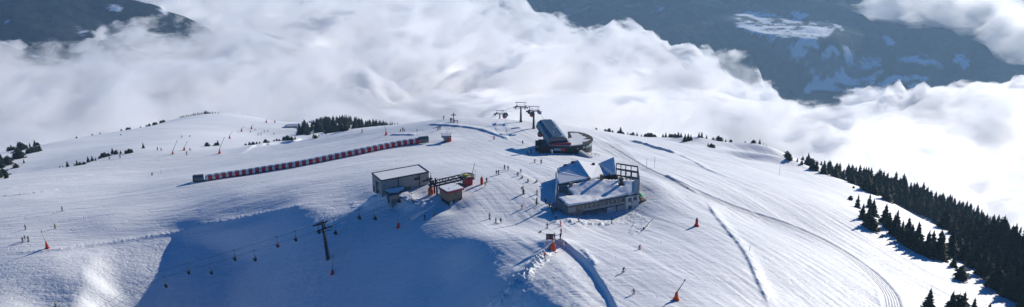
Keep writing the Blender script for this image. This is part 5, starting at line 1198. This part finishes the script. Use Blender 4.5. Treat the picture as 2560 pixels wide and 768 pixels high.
PEOPLE = [
 (1261.5,424,'stand','black','person in black left of a taller pair mate at the upper end of the gathering'), (1270.5,426.5,'walk','black','person in black walking, right of the upper pair'),
 (1241,438,'walk','navy','person in navy striding left of a smaller companion below the upper pair'), (1246.5,437.5,'stand','grey','shorter person in grey close beside the navy walker'),
 (1294.5,439.5,'ski','red','skier in red jacket bending forward, left of the grey skier'), (1302,432.5,'ski','grey','skier in grey poling just right of the one in red'),
 (1305.5,446,'sit','grey','person crouching on the snow below the grey skier'), (1320,454.5,'sit','black','person in black sitting on the snow with wide skis'), (1342,456,'sit','black','lone small figure sitting on the snow near the restaurant'),
 (1307,470,'lie','brown','person lying on the snow in the middle of the slope'), (1309.7,485,'stand','green','person in bright green beside a dark companion'), (1307.5,486.5,'stand','navy','dark companion close to the person in bright green'),
 (1342.4,485,'ski','grey','skier with poles spread near the restaurant shadow'), (1342,507,'stand','darkgreen','person in dark green at the tip of the restaurant shadow'), (1341,514,'stand','navy','person in navy just below the one in dark green'),
 (1305,522,'ski','red','skier all in red gliding alone across the middle slope','red'), (1224,546.5,'stand','teal','person in teal standing left of two dark walkers'),
 (1239.6,558,'stand','black','left one of two dark figures standing close below the teal person'), (1252,558,'walk','black','right one of two dark figures, striding'),
 (1389.7,552,'stand','black','person in black standing in the restaurant shadow'), (1401.4,566,'stand','pink','person in bright pink at the edge of the restaurant shadow','pink'),
 (1446,556,'walk','blue','person in blue walking in front of the restaurant windows'), (1368,571,'stand','grey','person in grey above the information board'), (1350,582,'lie','black','person in black lying on the snow left of the information board'),
 (1402.6,586,'stand','red','person in a red jacket right of the information board'), (1401,599,'stand','black','person in black just below the red jacket by the board'), (1386,599,'stand','blue','person in blue beside the information board'),
 (1216.5,456.5,'stand','navy','person in navy right of the red padded post'), (1213,467.5,'walk','green','walker in green trousers just below the red padded post','green'),
 (1336.7,407,'ski','orange','skier in orange below the station shadow'), (1353,410,'stand','blue','person in blue right of the orange skier'), (1235,350,'stand','red','lone person in red on the slope below the summit','red'),
 (1306.6,361.5,'walk','black','dark walker above the station shadow'), (1328,383.5,'stand','darkgreen','person in dark green inside the station shadow'), (1320.5,389,'ski','blue','skier in blue inside the station shadow'),
 (1109.5,298.8,'stand','black','lone dark figure on the summit left of the cross'), (1126.5,304.5,'stand','black','left one of two people at the foot of the summit cross'), (1129.5,304,'stand','navy','right one of two people at the foot of the summit cross'),
 (1135.5,307.5,'stand','violet','person in violet in front of the summit cross'), (1095,325.5,'stand','black','left one of a dark pair below the summit'), (1100,324.5,'stand','black','right one of a dark pair below the summit'),
 (1001.5,329.5,'seat','black','left one of three dark figures resting above the conveyor'), (1007,328.5,'stand','black','middle one of three dark figures above the conveyor'), (1011,329.5,'seat','navy','right one of three dark figures above the conveyor'),
 (905.5,332,'stand','grey','lone person in grey on the near crest in front of the wood'), (475.6,377.5,'ski','blue','skier in light blue on the far piste'), (467,388,'stand','brown','tiny brown figure below the light blue skier'),
 (626.6,331,'ski','grey','skier high on the far hill below the top red snow gun'), (637.5,326.5,'ski','grey','skier right of the highest red snow gun'), (645.8,338,'ski','black','left skier of a close pair on the far hill'), (652.8,338,'stand','grey','right skier of a close pair on the far hill'),
 (661,330,'stand','grey','faint left one of two figures on the right flank of the far hill'), (669.7,330,'stand','grey','faint right one of two figures on the right flank of the far hill'), (685,337,'stand','grey','rightmost lone figure on the far hill'),
 (274,398.5,'ski','black','skier in black just behind the near left crest'), (300.6,395,'stand','navy','person in navy on the near left crest'), (403.5,377,'ski','navy','skier in navy right of the crest spruces'), (394,376.5,'stand','brown','tiny figure left of the navy skier'),
 (454.6,344,'ski','grey','left one of two skiers on the upper left of the far hill'), (474.6,343,'ski','grey','right one of two skiers on the upper left of the far hill'), (380.5,439,'ski','black','lone skier in black in a tuck on the wide left piste'),
 (156,528,'stand','grey','lone person in grey on the left piste above the yellow one'), (138,571,'stand','yellow','person in yellow standing on the near left slope'), (64,574,'stand','grey','person in grey left of the yellow one'),
 (57,605,'stand','black','left one of three skiers grouped near the left edge'), (63,601,'walk','navy','middle one of three skiers grouped near the left edge'), (71,602.5,'stand','black','right one of three skiers grouped near the left edge'),
 (139.5,768,'stand','yellow','person in dark yellow cut by the bottom edge at left'), (1599,624,'ski','red','skier in dark red below the slanting bare lance','red'), (1558.4,681,'ski','black','skier in black with raised poles on the sunny piste'),
 (1584,735.5,'ski','red','skier in a red jacket nearest the bottom of the sunny piste'), (1362,646,'stand','red','person in a red jacket below the orange snow gun'), (1061.6,548.5,'stand','navy','person in navy at the rim of the shade below the hut'), (1086,540,'stand','green','person in green at the rim of the shade below the hut'),
 (1364.5,509,'stand','black','person in black at the left end of the restaurant tables'), (1374,514,'seat','brown','person in brown seated at the farther table outside'), (1384,516,'seat','red','person in red seated at the farther table outside'), (1378.5,526,'seat','red','person in red seated at the nearer table outside'), (1390,527,'seat','black','person in black seated at the nearer table outside'), (1383,533,'stand','brown','person in brown standing by the nearer table outside'),
]
for i, a in enumerate(PEOPLE):
    px_, py_, kd, jk, lb = a[:5]; tr = a[5] if len(a) > 5 else ('black', 'grey', 'navy')[i % 3] if jk != 'black' else 'black'
    person(px_, py_, kd, jk, lb, tr, face=rng.uniform(-60, 60) if kd != 'ski' else rng.uniform(-30, 50))

# ================================================================== spruces
def spruce_mesh(seed, H=8.0, wide=.24, bush=False):
    r_ = random.Random(seed); b = MB()
    n = 20 if not bush else 12
    for i in range(n):
        f = i/(n-1); z = H*(.05+.93*f); rad = H*wide*(1-f)**.82*(1+.18*(r_.random()-.5)) + .12
        if bush: rad = H*wide*1.35*math.sqrt(max(0, 1-f*f))*(1+.3*(r_.random()-.5))+.1
        k = max(5, int(10*(1-f*.6))); off = r_.random()*6.28
        for j in range(k):
            a = off+2*math.pi*j/k+r_.uniform(-.25, .25); rr_ = rad*r_.uniform(.55, 1.28); dz = -rr_*r_.uniform(.18, .5)
            c, s = math.cos(a), math.sin(a); w = rr_*r_.uniform(.26, .42); th = H*.035
            zz = z+r_.uniform(-.3, .3)*H/n
            tip = (rr_*c, rr_*s, zz+dz); l = (rr_*.55*c-w*s, rr_*.55*s+w*c, zz+dz*.5-th*.4); r2 = (rr_*.55*c+w*s, rr_*.55*s-w*c, zz+dz*.5-th*.4)
            base_ = (0, 0, zz+th); lo = (rr_*.5*c, rr_*.5*s, zz+dz*.75-th*1.6)
            b.add([base_, l, tip, r2, lo], [(0, 1, 2), (0, 2, 3), (1, 4, 2), (4, 3, 2), (0, 4, 1), (0, 3, 4)])
            if r_.random() < .7:      # a twig clump breaking the outline
                q = r_.uniform(.5, .95); e = rr_*r_.uniform(.15, .3); cx2, cy2, cz2 = rr_*q*c-s*w*.6, rr_*q*s+c*w*.6, zz+dz*q
                b.add([(cx2, cy2, cz2+e*.5), (cx2+e, cy2, cz2-e*.3), (cx2, cy2+e, cz2-e*.3), (cx2-e*.8, cy2-e*.6, cz2-e*.4)], [(0, 1, 2), (0, 2, 3), (0, 3, 1), (1, 3, 2)])
    b.add([(0, 0, H*1.03), (.1, 0, H*.93), (-.06, .09, H*.93), (-.06, -.09, H*.93)], [(0, 1, 2), (0, 2, 3), (0, 3, 1)])
    return b
crown_m = bpy.data.materials.new('spruce_needles'); crown_m.use_nodes = True; nt = crown_m.node_tree; pb = nt.nodes['Principled BSDF']; pb.inputs['Roughness'].default_value = .8; pb.inputs['Specular IOR Level'].default_value = .1
tc = nt.nodes.new('ShaderNodeTexCoord'); nn = nt.nodes.new('ShaderNodeTexNoise'); nn.inputs['Scale'].default_value = 1.6; nt.links.new(tc.outputs['Object'], nn.inputs['Vector'])
oi = nt.nodes.new('ShaderNodeObjectInfo'); ad = nt.nodes.new('ShaderNodeMath'); ad.operation = 'MULTIPLY_ADD'; ad.inputs[1].default_value = .35; nt.links.new(oi.outputs['Random'], ad.inputs[0]); nt.links.new(nn.outputs['Fac'], ad.inputs[2])
rp = nt.nodes.new('ShaderNodeValToRGB'); rp.color_ramp.elements[0].position = .35; rp.color_ramp.elements[0].color = (.010, .016, .010, 1); rp.color_ramp.elements[1].position = .95; rp.color_ramp.elements[1].color = (.036, .048, .026, 1)
nt.links.new(ad.outputs[0], rp.inputs['Fac']); nt.links.new(rp.outputs['Color'], pb.inputs['Base Color'])
TREES = []
for i, (w_, bsh) in enumerate(((.30, 0), (.35, 0), (.26, 0), (.32, 0), (.34, 1), (.42, 1))):
    cm_ = spruce_mesh(50+i, 8.0, w_, bool(bsh)); 
    me = bpy.data.meshes.new('crown'); me.from_pydata(cm_.v, [], cm_.f); me.materials.append(crown_m); me.update()
    tb_ = MB(); tb_.tube([(0, 0, -1.2), (0, 0, 1), (.05, .03, 4), (0, 0, 7.4)], [.2, .17, .10, .03], 6); tm_ = bpy.data.meshes.new('trunk'); tm_.from_pydata(tb_.v, [], tb_.f); tm_.materials.append(M_['bark']); tm_.update()
    TREES.append((me, tm_))
ORD = ['first','second','third','fourth','fifth','sixth','seventh','eighth','ninth','tenth','eleventh','twelfth','thirteenth','fourteenth','fifteenth','sixteenth','seventeenth','eighteenth','nineteenth','twentieth']
PLANTS = []
def tree_at(p, hpx, label, group, bush=False, widen=1.0):
    d = p.y*cp-p.z*sp; hpx = max(hpx, 3); w_ = widen*rng.uniform(.88, 1.15)
    PLANTS.append((hpx, Vector(p), hpx*d/F/.94, label, group, bush, w_, rng.choice((4, 5)) if bush else rng.choice((0, 1, 2, 3)), rng.uniform(0, 6.28)))
def plant_all(limit=300):
    spr = sorted([q for q in PLANTS if not q[5]], key=lambda q: -q[0]); rest = spr[limit:]
    print('spruces', len(spr), 'bushes', len(PLANTS)-len(spr))
    for hpx, p, H, label, group, bush, w_, k, a in spr[:limit]+[q for q in PLANTS if q[5]]:
        t = thing('dwarf_pine' if bush else 'spruce', label, 'shrub' if bush else 'spruce', p, a, group)
        s_ = H/8.0; t.scale = (s_*w_, s_*w_, s_)
        link(bpy.data.objects.new('crown', TREES[k][0]), t); link(bpy.data.objects.new('trunk', TREES[k][1]), t)
    if rest:
        vs = []; fs = []; base_i = 0; me0 = [ (np.array([v.co[:] for v in T[0].vertices]), [tuple(f.vertices) for f in T[0].polygons]) for T in TREES]
        for hpx, p, H, label, group, bush, w_, k, a in rest:
            v, f = me0[k]; s_ = H/8.0; c_, n_ = math.cos(a), math.sin(a)
            q = np.stack([(v[:, 0]*c_-v[:, 1]*n_)*s_*w_+p.x, (v[:, 0]*n_+v[:, 1]*c_)*s_*w_+p.y, v[:, 2]*s_+p.z], -1)
            vs.append(q); fs += [tuple(i+base_i for i in g) for g in f]; base_i += len(v)
        me = bpy.data.meshes.new('forest'); me.from_pydata(np.concatenate(vs).tolist(), [], fs); me.materials.append(crown_m); me.update()
        o = link(bpy.data.objects.new('forest', me)); o['kind'] = 'stuff'; o['label'] = 'dark mass of spruces deeper in the woods on both ridges'
def _old(p, hpx, label, group, bush=False, widen=1.0):
    d = p.y*cp-p.z*sp; H = hpx*d/F/.94
    k = rng.choice((4, 5)) if bush else rng.choice((0, 1, 2, 3))
    t = thing('spruce', label, 'spruce', p, rng.uniform(0, 6.28), group)
    s = H/8.0; w = s*widen*rng.uniform(.88, 1.15); t.scale = (w, w, s)
    link(bpy.data.objects.new('crown', TREES[k][0]), t); link(bpy.data.objects.new('trunk', TREES[k][1]), t)
NT = [0]
def grow(lst, where, group, bush=False, ordinal=True, back=False):
    """lst of (px, base py, height px[, bush])"""
    lst = sorted(lst, key=lambda a: a[0])
    for i, a in enumerate(lst):
        p = at(a[0], a[1])
        if p is None:
            p = ground_skyline(a[0])
        if p is None: continue
        bs = a[3] if len(a) > 3 else bush
        kind = 'low bushy pine' if bs else 'dark spruce'
        lab = ('%s, %s from left %s' % (kind, ORD[i], where)) if ordinal and i < len(ORD) else '%s %s' % (kind, where)
        tree_at(p, a[2], lab, group, bs, 1.15 if bs else 1.0); NT[0] += 1
def ground_skyline(px):
    """the highest-showing point of the snow in this picture column"""
    u = (px-1280)/F; best = None
    for y in np.arange(420, 1150, 4.0):
        x = u*(y*cp+200*sp)
        for _ in range(3): z = ground_z(x, y); x = u*(y*cp-z*sp)
        q = project(x, y, ground_z(x, y))[1]
        if best is None or q < best[0]: best = (q, x, y)
    return Vector((best[1], best[2]+1, ground_z(best[1], best[2]+1)))
# near left crest
grow([(150,419,6),(157,418,6),(169,417,15),(193,414,14),(186,414,6),(200,412,7,1),(210,411,7,1),(221,406,16),(231,403,14),(239,402,9),(250,397,8,1),(256,394,12,1),(262,393,13,1),(271,390,8,1),(282,386,17),(291,386,12,1),(302,385,10),(315,384,9,1),(323,383,12,1)], 'along the near left crest', 'spruces along the near left crest')
grow([(358.5,371,15),(329,382,10,1)], 'by the red gun on the left crest', 'spruces by the red gun on the left crest')
# far hill face and skyline
grow([(518,366,11,1),(540,364,8,1),(545,364,14)], 'on the lower face of the far hill', 'spruces on the lower face of the far hill')
grow([(614,363,5,1),(624,362,7,1),(633,362,8,1),(642,360,6,1),(649,359,5,1)], 'in the left cluster behind the crest', 'bushes behind the crest, left cluster')
grow([(664,357,10,1),(672,357,5,1),(685,353,4,1),(692,352,6,1),(698,352,5,1),(710,351,10,1),(719,350,12,1),(729,350,9,1),(738,349,9)], 'in the dip behind the crest', 'spruces behind the crest in the dip')
grow([(774,332,12),(770,338,14,1),(778,329,7,1),(803,329,8),(794,328,4,1),(790,346,9,1),(797,341,4,1),(785,344,8,1)], 'in the dip below the wood', 'spruces in the dip below the wood')
sky = [(450,5),(455,6),(459,5),(465,6),(471,5),(477,5),(483,7),(488,6),(494,7),(499,6),(504,7),(510,8),(514,10),(519,8),(524,6),(530,6),(537,5),(545,4)]
grow([(x, 50, h, 0) for x, h in sky], 'on the skyline of the far hill', 'spruces on the skyline of the far hill')
grow([(402,50,7,1),(408,50,7,1),(384,50,8,1),(389,50,7,1),(372,50,7,1),(365,50,5,1),(350,50,4,1),(317,50,7,1),(323,50,6,1),(302,50,5,1),(302,338,3,1),(249,50,4,1),(229,50,4,1),(190,50,5,1)], 'on the descending left skyline', 'dwarf spruces on the descending left skyline')
# left knoll clump
grow([(20,50,12,1),(27,50,16),(33,50,10,1),(45,372,20),(52,376,22,1),(60,374,16,1),(66,50,9),(73,50,12),(86,50,16),(92,50,9,1),(100,378,19),(95,378,14,1),(88,380,16,1)], 'in the clump at the left edge', 'spruces in the clump at the left edge')
grow([(60,408,11),(40,420,13,1),(47,396,28,1),(20,412,24,1),(12,408,14,1),(31,402,10),(4,420,22,1),(8,440,20,1),(0,444,20,1),(16,446,12,1),(72,384,14,1),(80,382,16,1),(1,400,16,1)], 'on the shaded bank at the left edge', 'spruces on the shaded bank at the left edge')
# the wood behind the crest
wood = []
for i in range(115):
    px_ = rng.uniform(752, 985)
    topy = np.interp(px_, [748,765,790,808,835,865,885,900,912,920,935,955,985], [311,303,299,292,291,288,291,293,303,301,298,301,312])
    wood.append((px_, topy))
for px_, topy in sorted(wood):
    dist = rng.uniform(650, 860); u = (px_-1280)/F; x = u*dist; y = (dist-230*sp)/cp
    z = ground_z(x, y); q = project(x, y, z)
    hp_ = q[1]-topy+rng.uniform(-3, 2)
    if hp_ < 5: continue
    H_ = min(hp_*q[2]/F/.94, 13); H_ = max(H_, 4)
    tree_at(Vector((x, y, z)), H_*F/q[2]*.94, 'dark spruce in the dense wood behind the near crest', 'spruces of the dense wood behind the crest'); NT[0] += 1
grow([(x, y, h) for x, y, h in [(818,333,14),(823,333,16),(829,332,19),(835,331,15),(841,330,20),(848,329,21),(855,328,18),(862,327,14),(868,327,9),(815,336,8)]], 'in front of the wood at the crest', 'spruces in front of the wood')
for px_ in (952,958,964,969,975,980,986,993): 
    p = ground_skyline(px_); tree_at(p, rng.uniform(6, 10) if px_ < 985 else 5, 'small spruce in the row thinning out right of the wood', 'small spruces right of the wood'); NT[0] += 1
# right skyline
grow([(1491,50,5,1),(1514,50,6,1),(1523,50,10,1),(1532,50,6,1),(1552,50,18),(1546,50,7,1),(1558,50,6,1),(1570,50,8),(1583,50,9,1),(1577,50,5,1),(1593,50,9),(1604,50,7)], 'on the skyline past the station', 'spruces on the skyline right of the station')
grow([(1614,50,9,1),(1621,50,12,1),(1628,50,12,1),(1637,50,8,1),(1658,50,10),(1665,50,13),(1674,50,12),(1680,50,10,1),(1688,50,11,1),(1696,50,16),(1703,50,14),(1712,354,20),(1720,352,19),(1727,350,14)], 'in the row left of the right knoll', 'spruces in the dark row left of the right knoll')
grow([(1748,50,13),(1755,50,15),(1767,50,10),(1784,50,7,1),(1797,50,14,1),(1803,50,11,1),(1815,50,8),(1828,50,9,1),(1864,50,7),(1885,50,10,1),(1900,50,14),(1910,50,6),(1917,50,4)], 'on the skyline of the right knoll', 'spruces on the skyline of the right knoll')
grow([(1770,366,9),(1778,369,11,1),(1784,370,9,1)], 'in the little hollow before the right knoll', 'spruces in the hollow before the right knoll')
grow([(1967,396,20,1),(1973,400,17,1),(1993,405,10),(2004,411,10,1)], 'at the upper end of the right wood', 'spruces at the upper end of the right wood')
grow([(2019,414,32),(2026,416,22,1),(2012,412,12)], 'standing out at the upper end of the right wood', 'big spruces at the upper end of the right wood')
# the right wood: individual trees on both slopes of the ridge
def in_wood(px_, py_):
    low = np.interp(px_, [2030,2080,2140,2200,2260,2330,2400,2460,2560,2700], [425,440,465,492,512,548,590,640,690,760])
    return py_ < low
LOWX = [2005,2030,2080,2140,2200,2260,2330,2400,2460,2560,2700]; LOWY = [412,424,440,466,494,519,548,600,660,770,900]
TOPX = [2005,2100,2200,2300,2420,2560,2700]; TOPY = [396,409,424,450,485,523,560]
px_ = 2008.0
while px_ < 2680:
    sky_p = ground_skyline(px_); sky_y = project(*sky_p)[1]; low = float(np.interp(px_, LOWX, LOWY)); topy = float(np.interp(px_, TOPX, TOPY))
    py_ = min(sky_y, low-6)-2
    # one on the skyline itself, then down the near slope
    z_y = sky_y
    col = [sky_p]
    yy_ = sky_y+8
    while yy_ < low:
        if not (2210 < px_ < 2420 and 545+(px_-2210)*.28 < yy_ < 590+(px_-2210)*.42):
            q = at(px_+rng.uniform(-7, 7), yy_)
            if q is not None: col.append(q)
        yy_ += rng.uniform(7, 11)
    for k, q in enumerate(col):
        c = project(*q); hpx = rng.uniform(34, 58)*(400/c[2])**.7*(1 if px_ > 2120 else .75)
        if c[1]-hpx < topy-6: hpx = c[1]-topy+rng.uniform(-10, 6)
        if hpx < 9: hpx = rng.uniform(9, 14)
        front_ = c[1] > low-22
        tree_at(q, hpx, 'dark spruce in the front row of the wood on the right slope' if front_ else 'dark spruce in the dense wood along the right ridge', 'spruces in the front row of the right wood' if front_ else 'spruces of the right ridge wood', False); NT[0] += 1
    px_ += rng.uniform(8, 11.5)
grow([(2155,548,40),(2143,520,34),(2168,565,50),(2178,572,34,1),(2172,520,36),(2181,540,44)], 'in the isolated group before the wood', 'spruces in the isolated group before the right wood')
grow([(2211,560,52),(2220,572,44),(2232,586,52),(2244,594,40),(2252,604,54),(2262,612,46),(2275,618,60),(2288,628,56),(2300,634,50),(2316,640,66),(2328,632,58),(2346,644,72),(2352,650,46),(2240,570,46),(2268,592,50),(2292,606,54)], 'in the middle band of the right wood', 'spruces in the middle band of the right wood')
grow([(2383,668,36),(2402,700,40,1),(2376,640,70),(2392,630,60),(2410,655,66),(2425,668,60),(2440,672,70),(2456,690,74),(2470,702,70),(2488,722,80),(2504,712,78),(2520,742,84),(2536,728,80),(2552,756,84),(2480,670,80),(2530,700,84)], 'at the lower edge of the right wood', 'spruces at the lower edge of the right wood')
grow([(2321,769,52),(2375,790,66),(2392,790,60,1),(2404,792,66),(2432,786,44),(2470,795,40)], 'at the bottom edge of the photo', 'spruces at the bottom edge')
grow([(2126,500,12,1),(2134,470,5,1),(2225,612,5,1),(2205,590,5,1),(2201,592,4,1)], 'tiny and alone on the snow before the wood', 'tiny spruces alone on the snow')
plant_all()
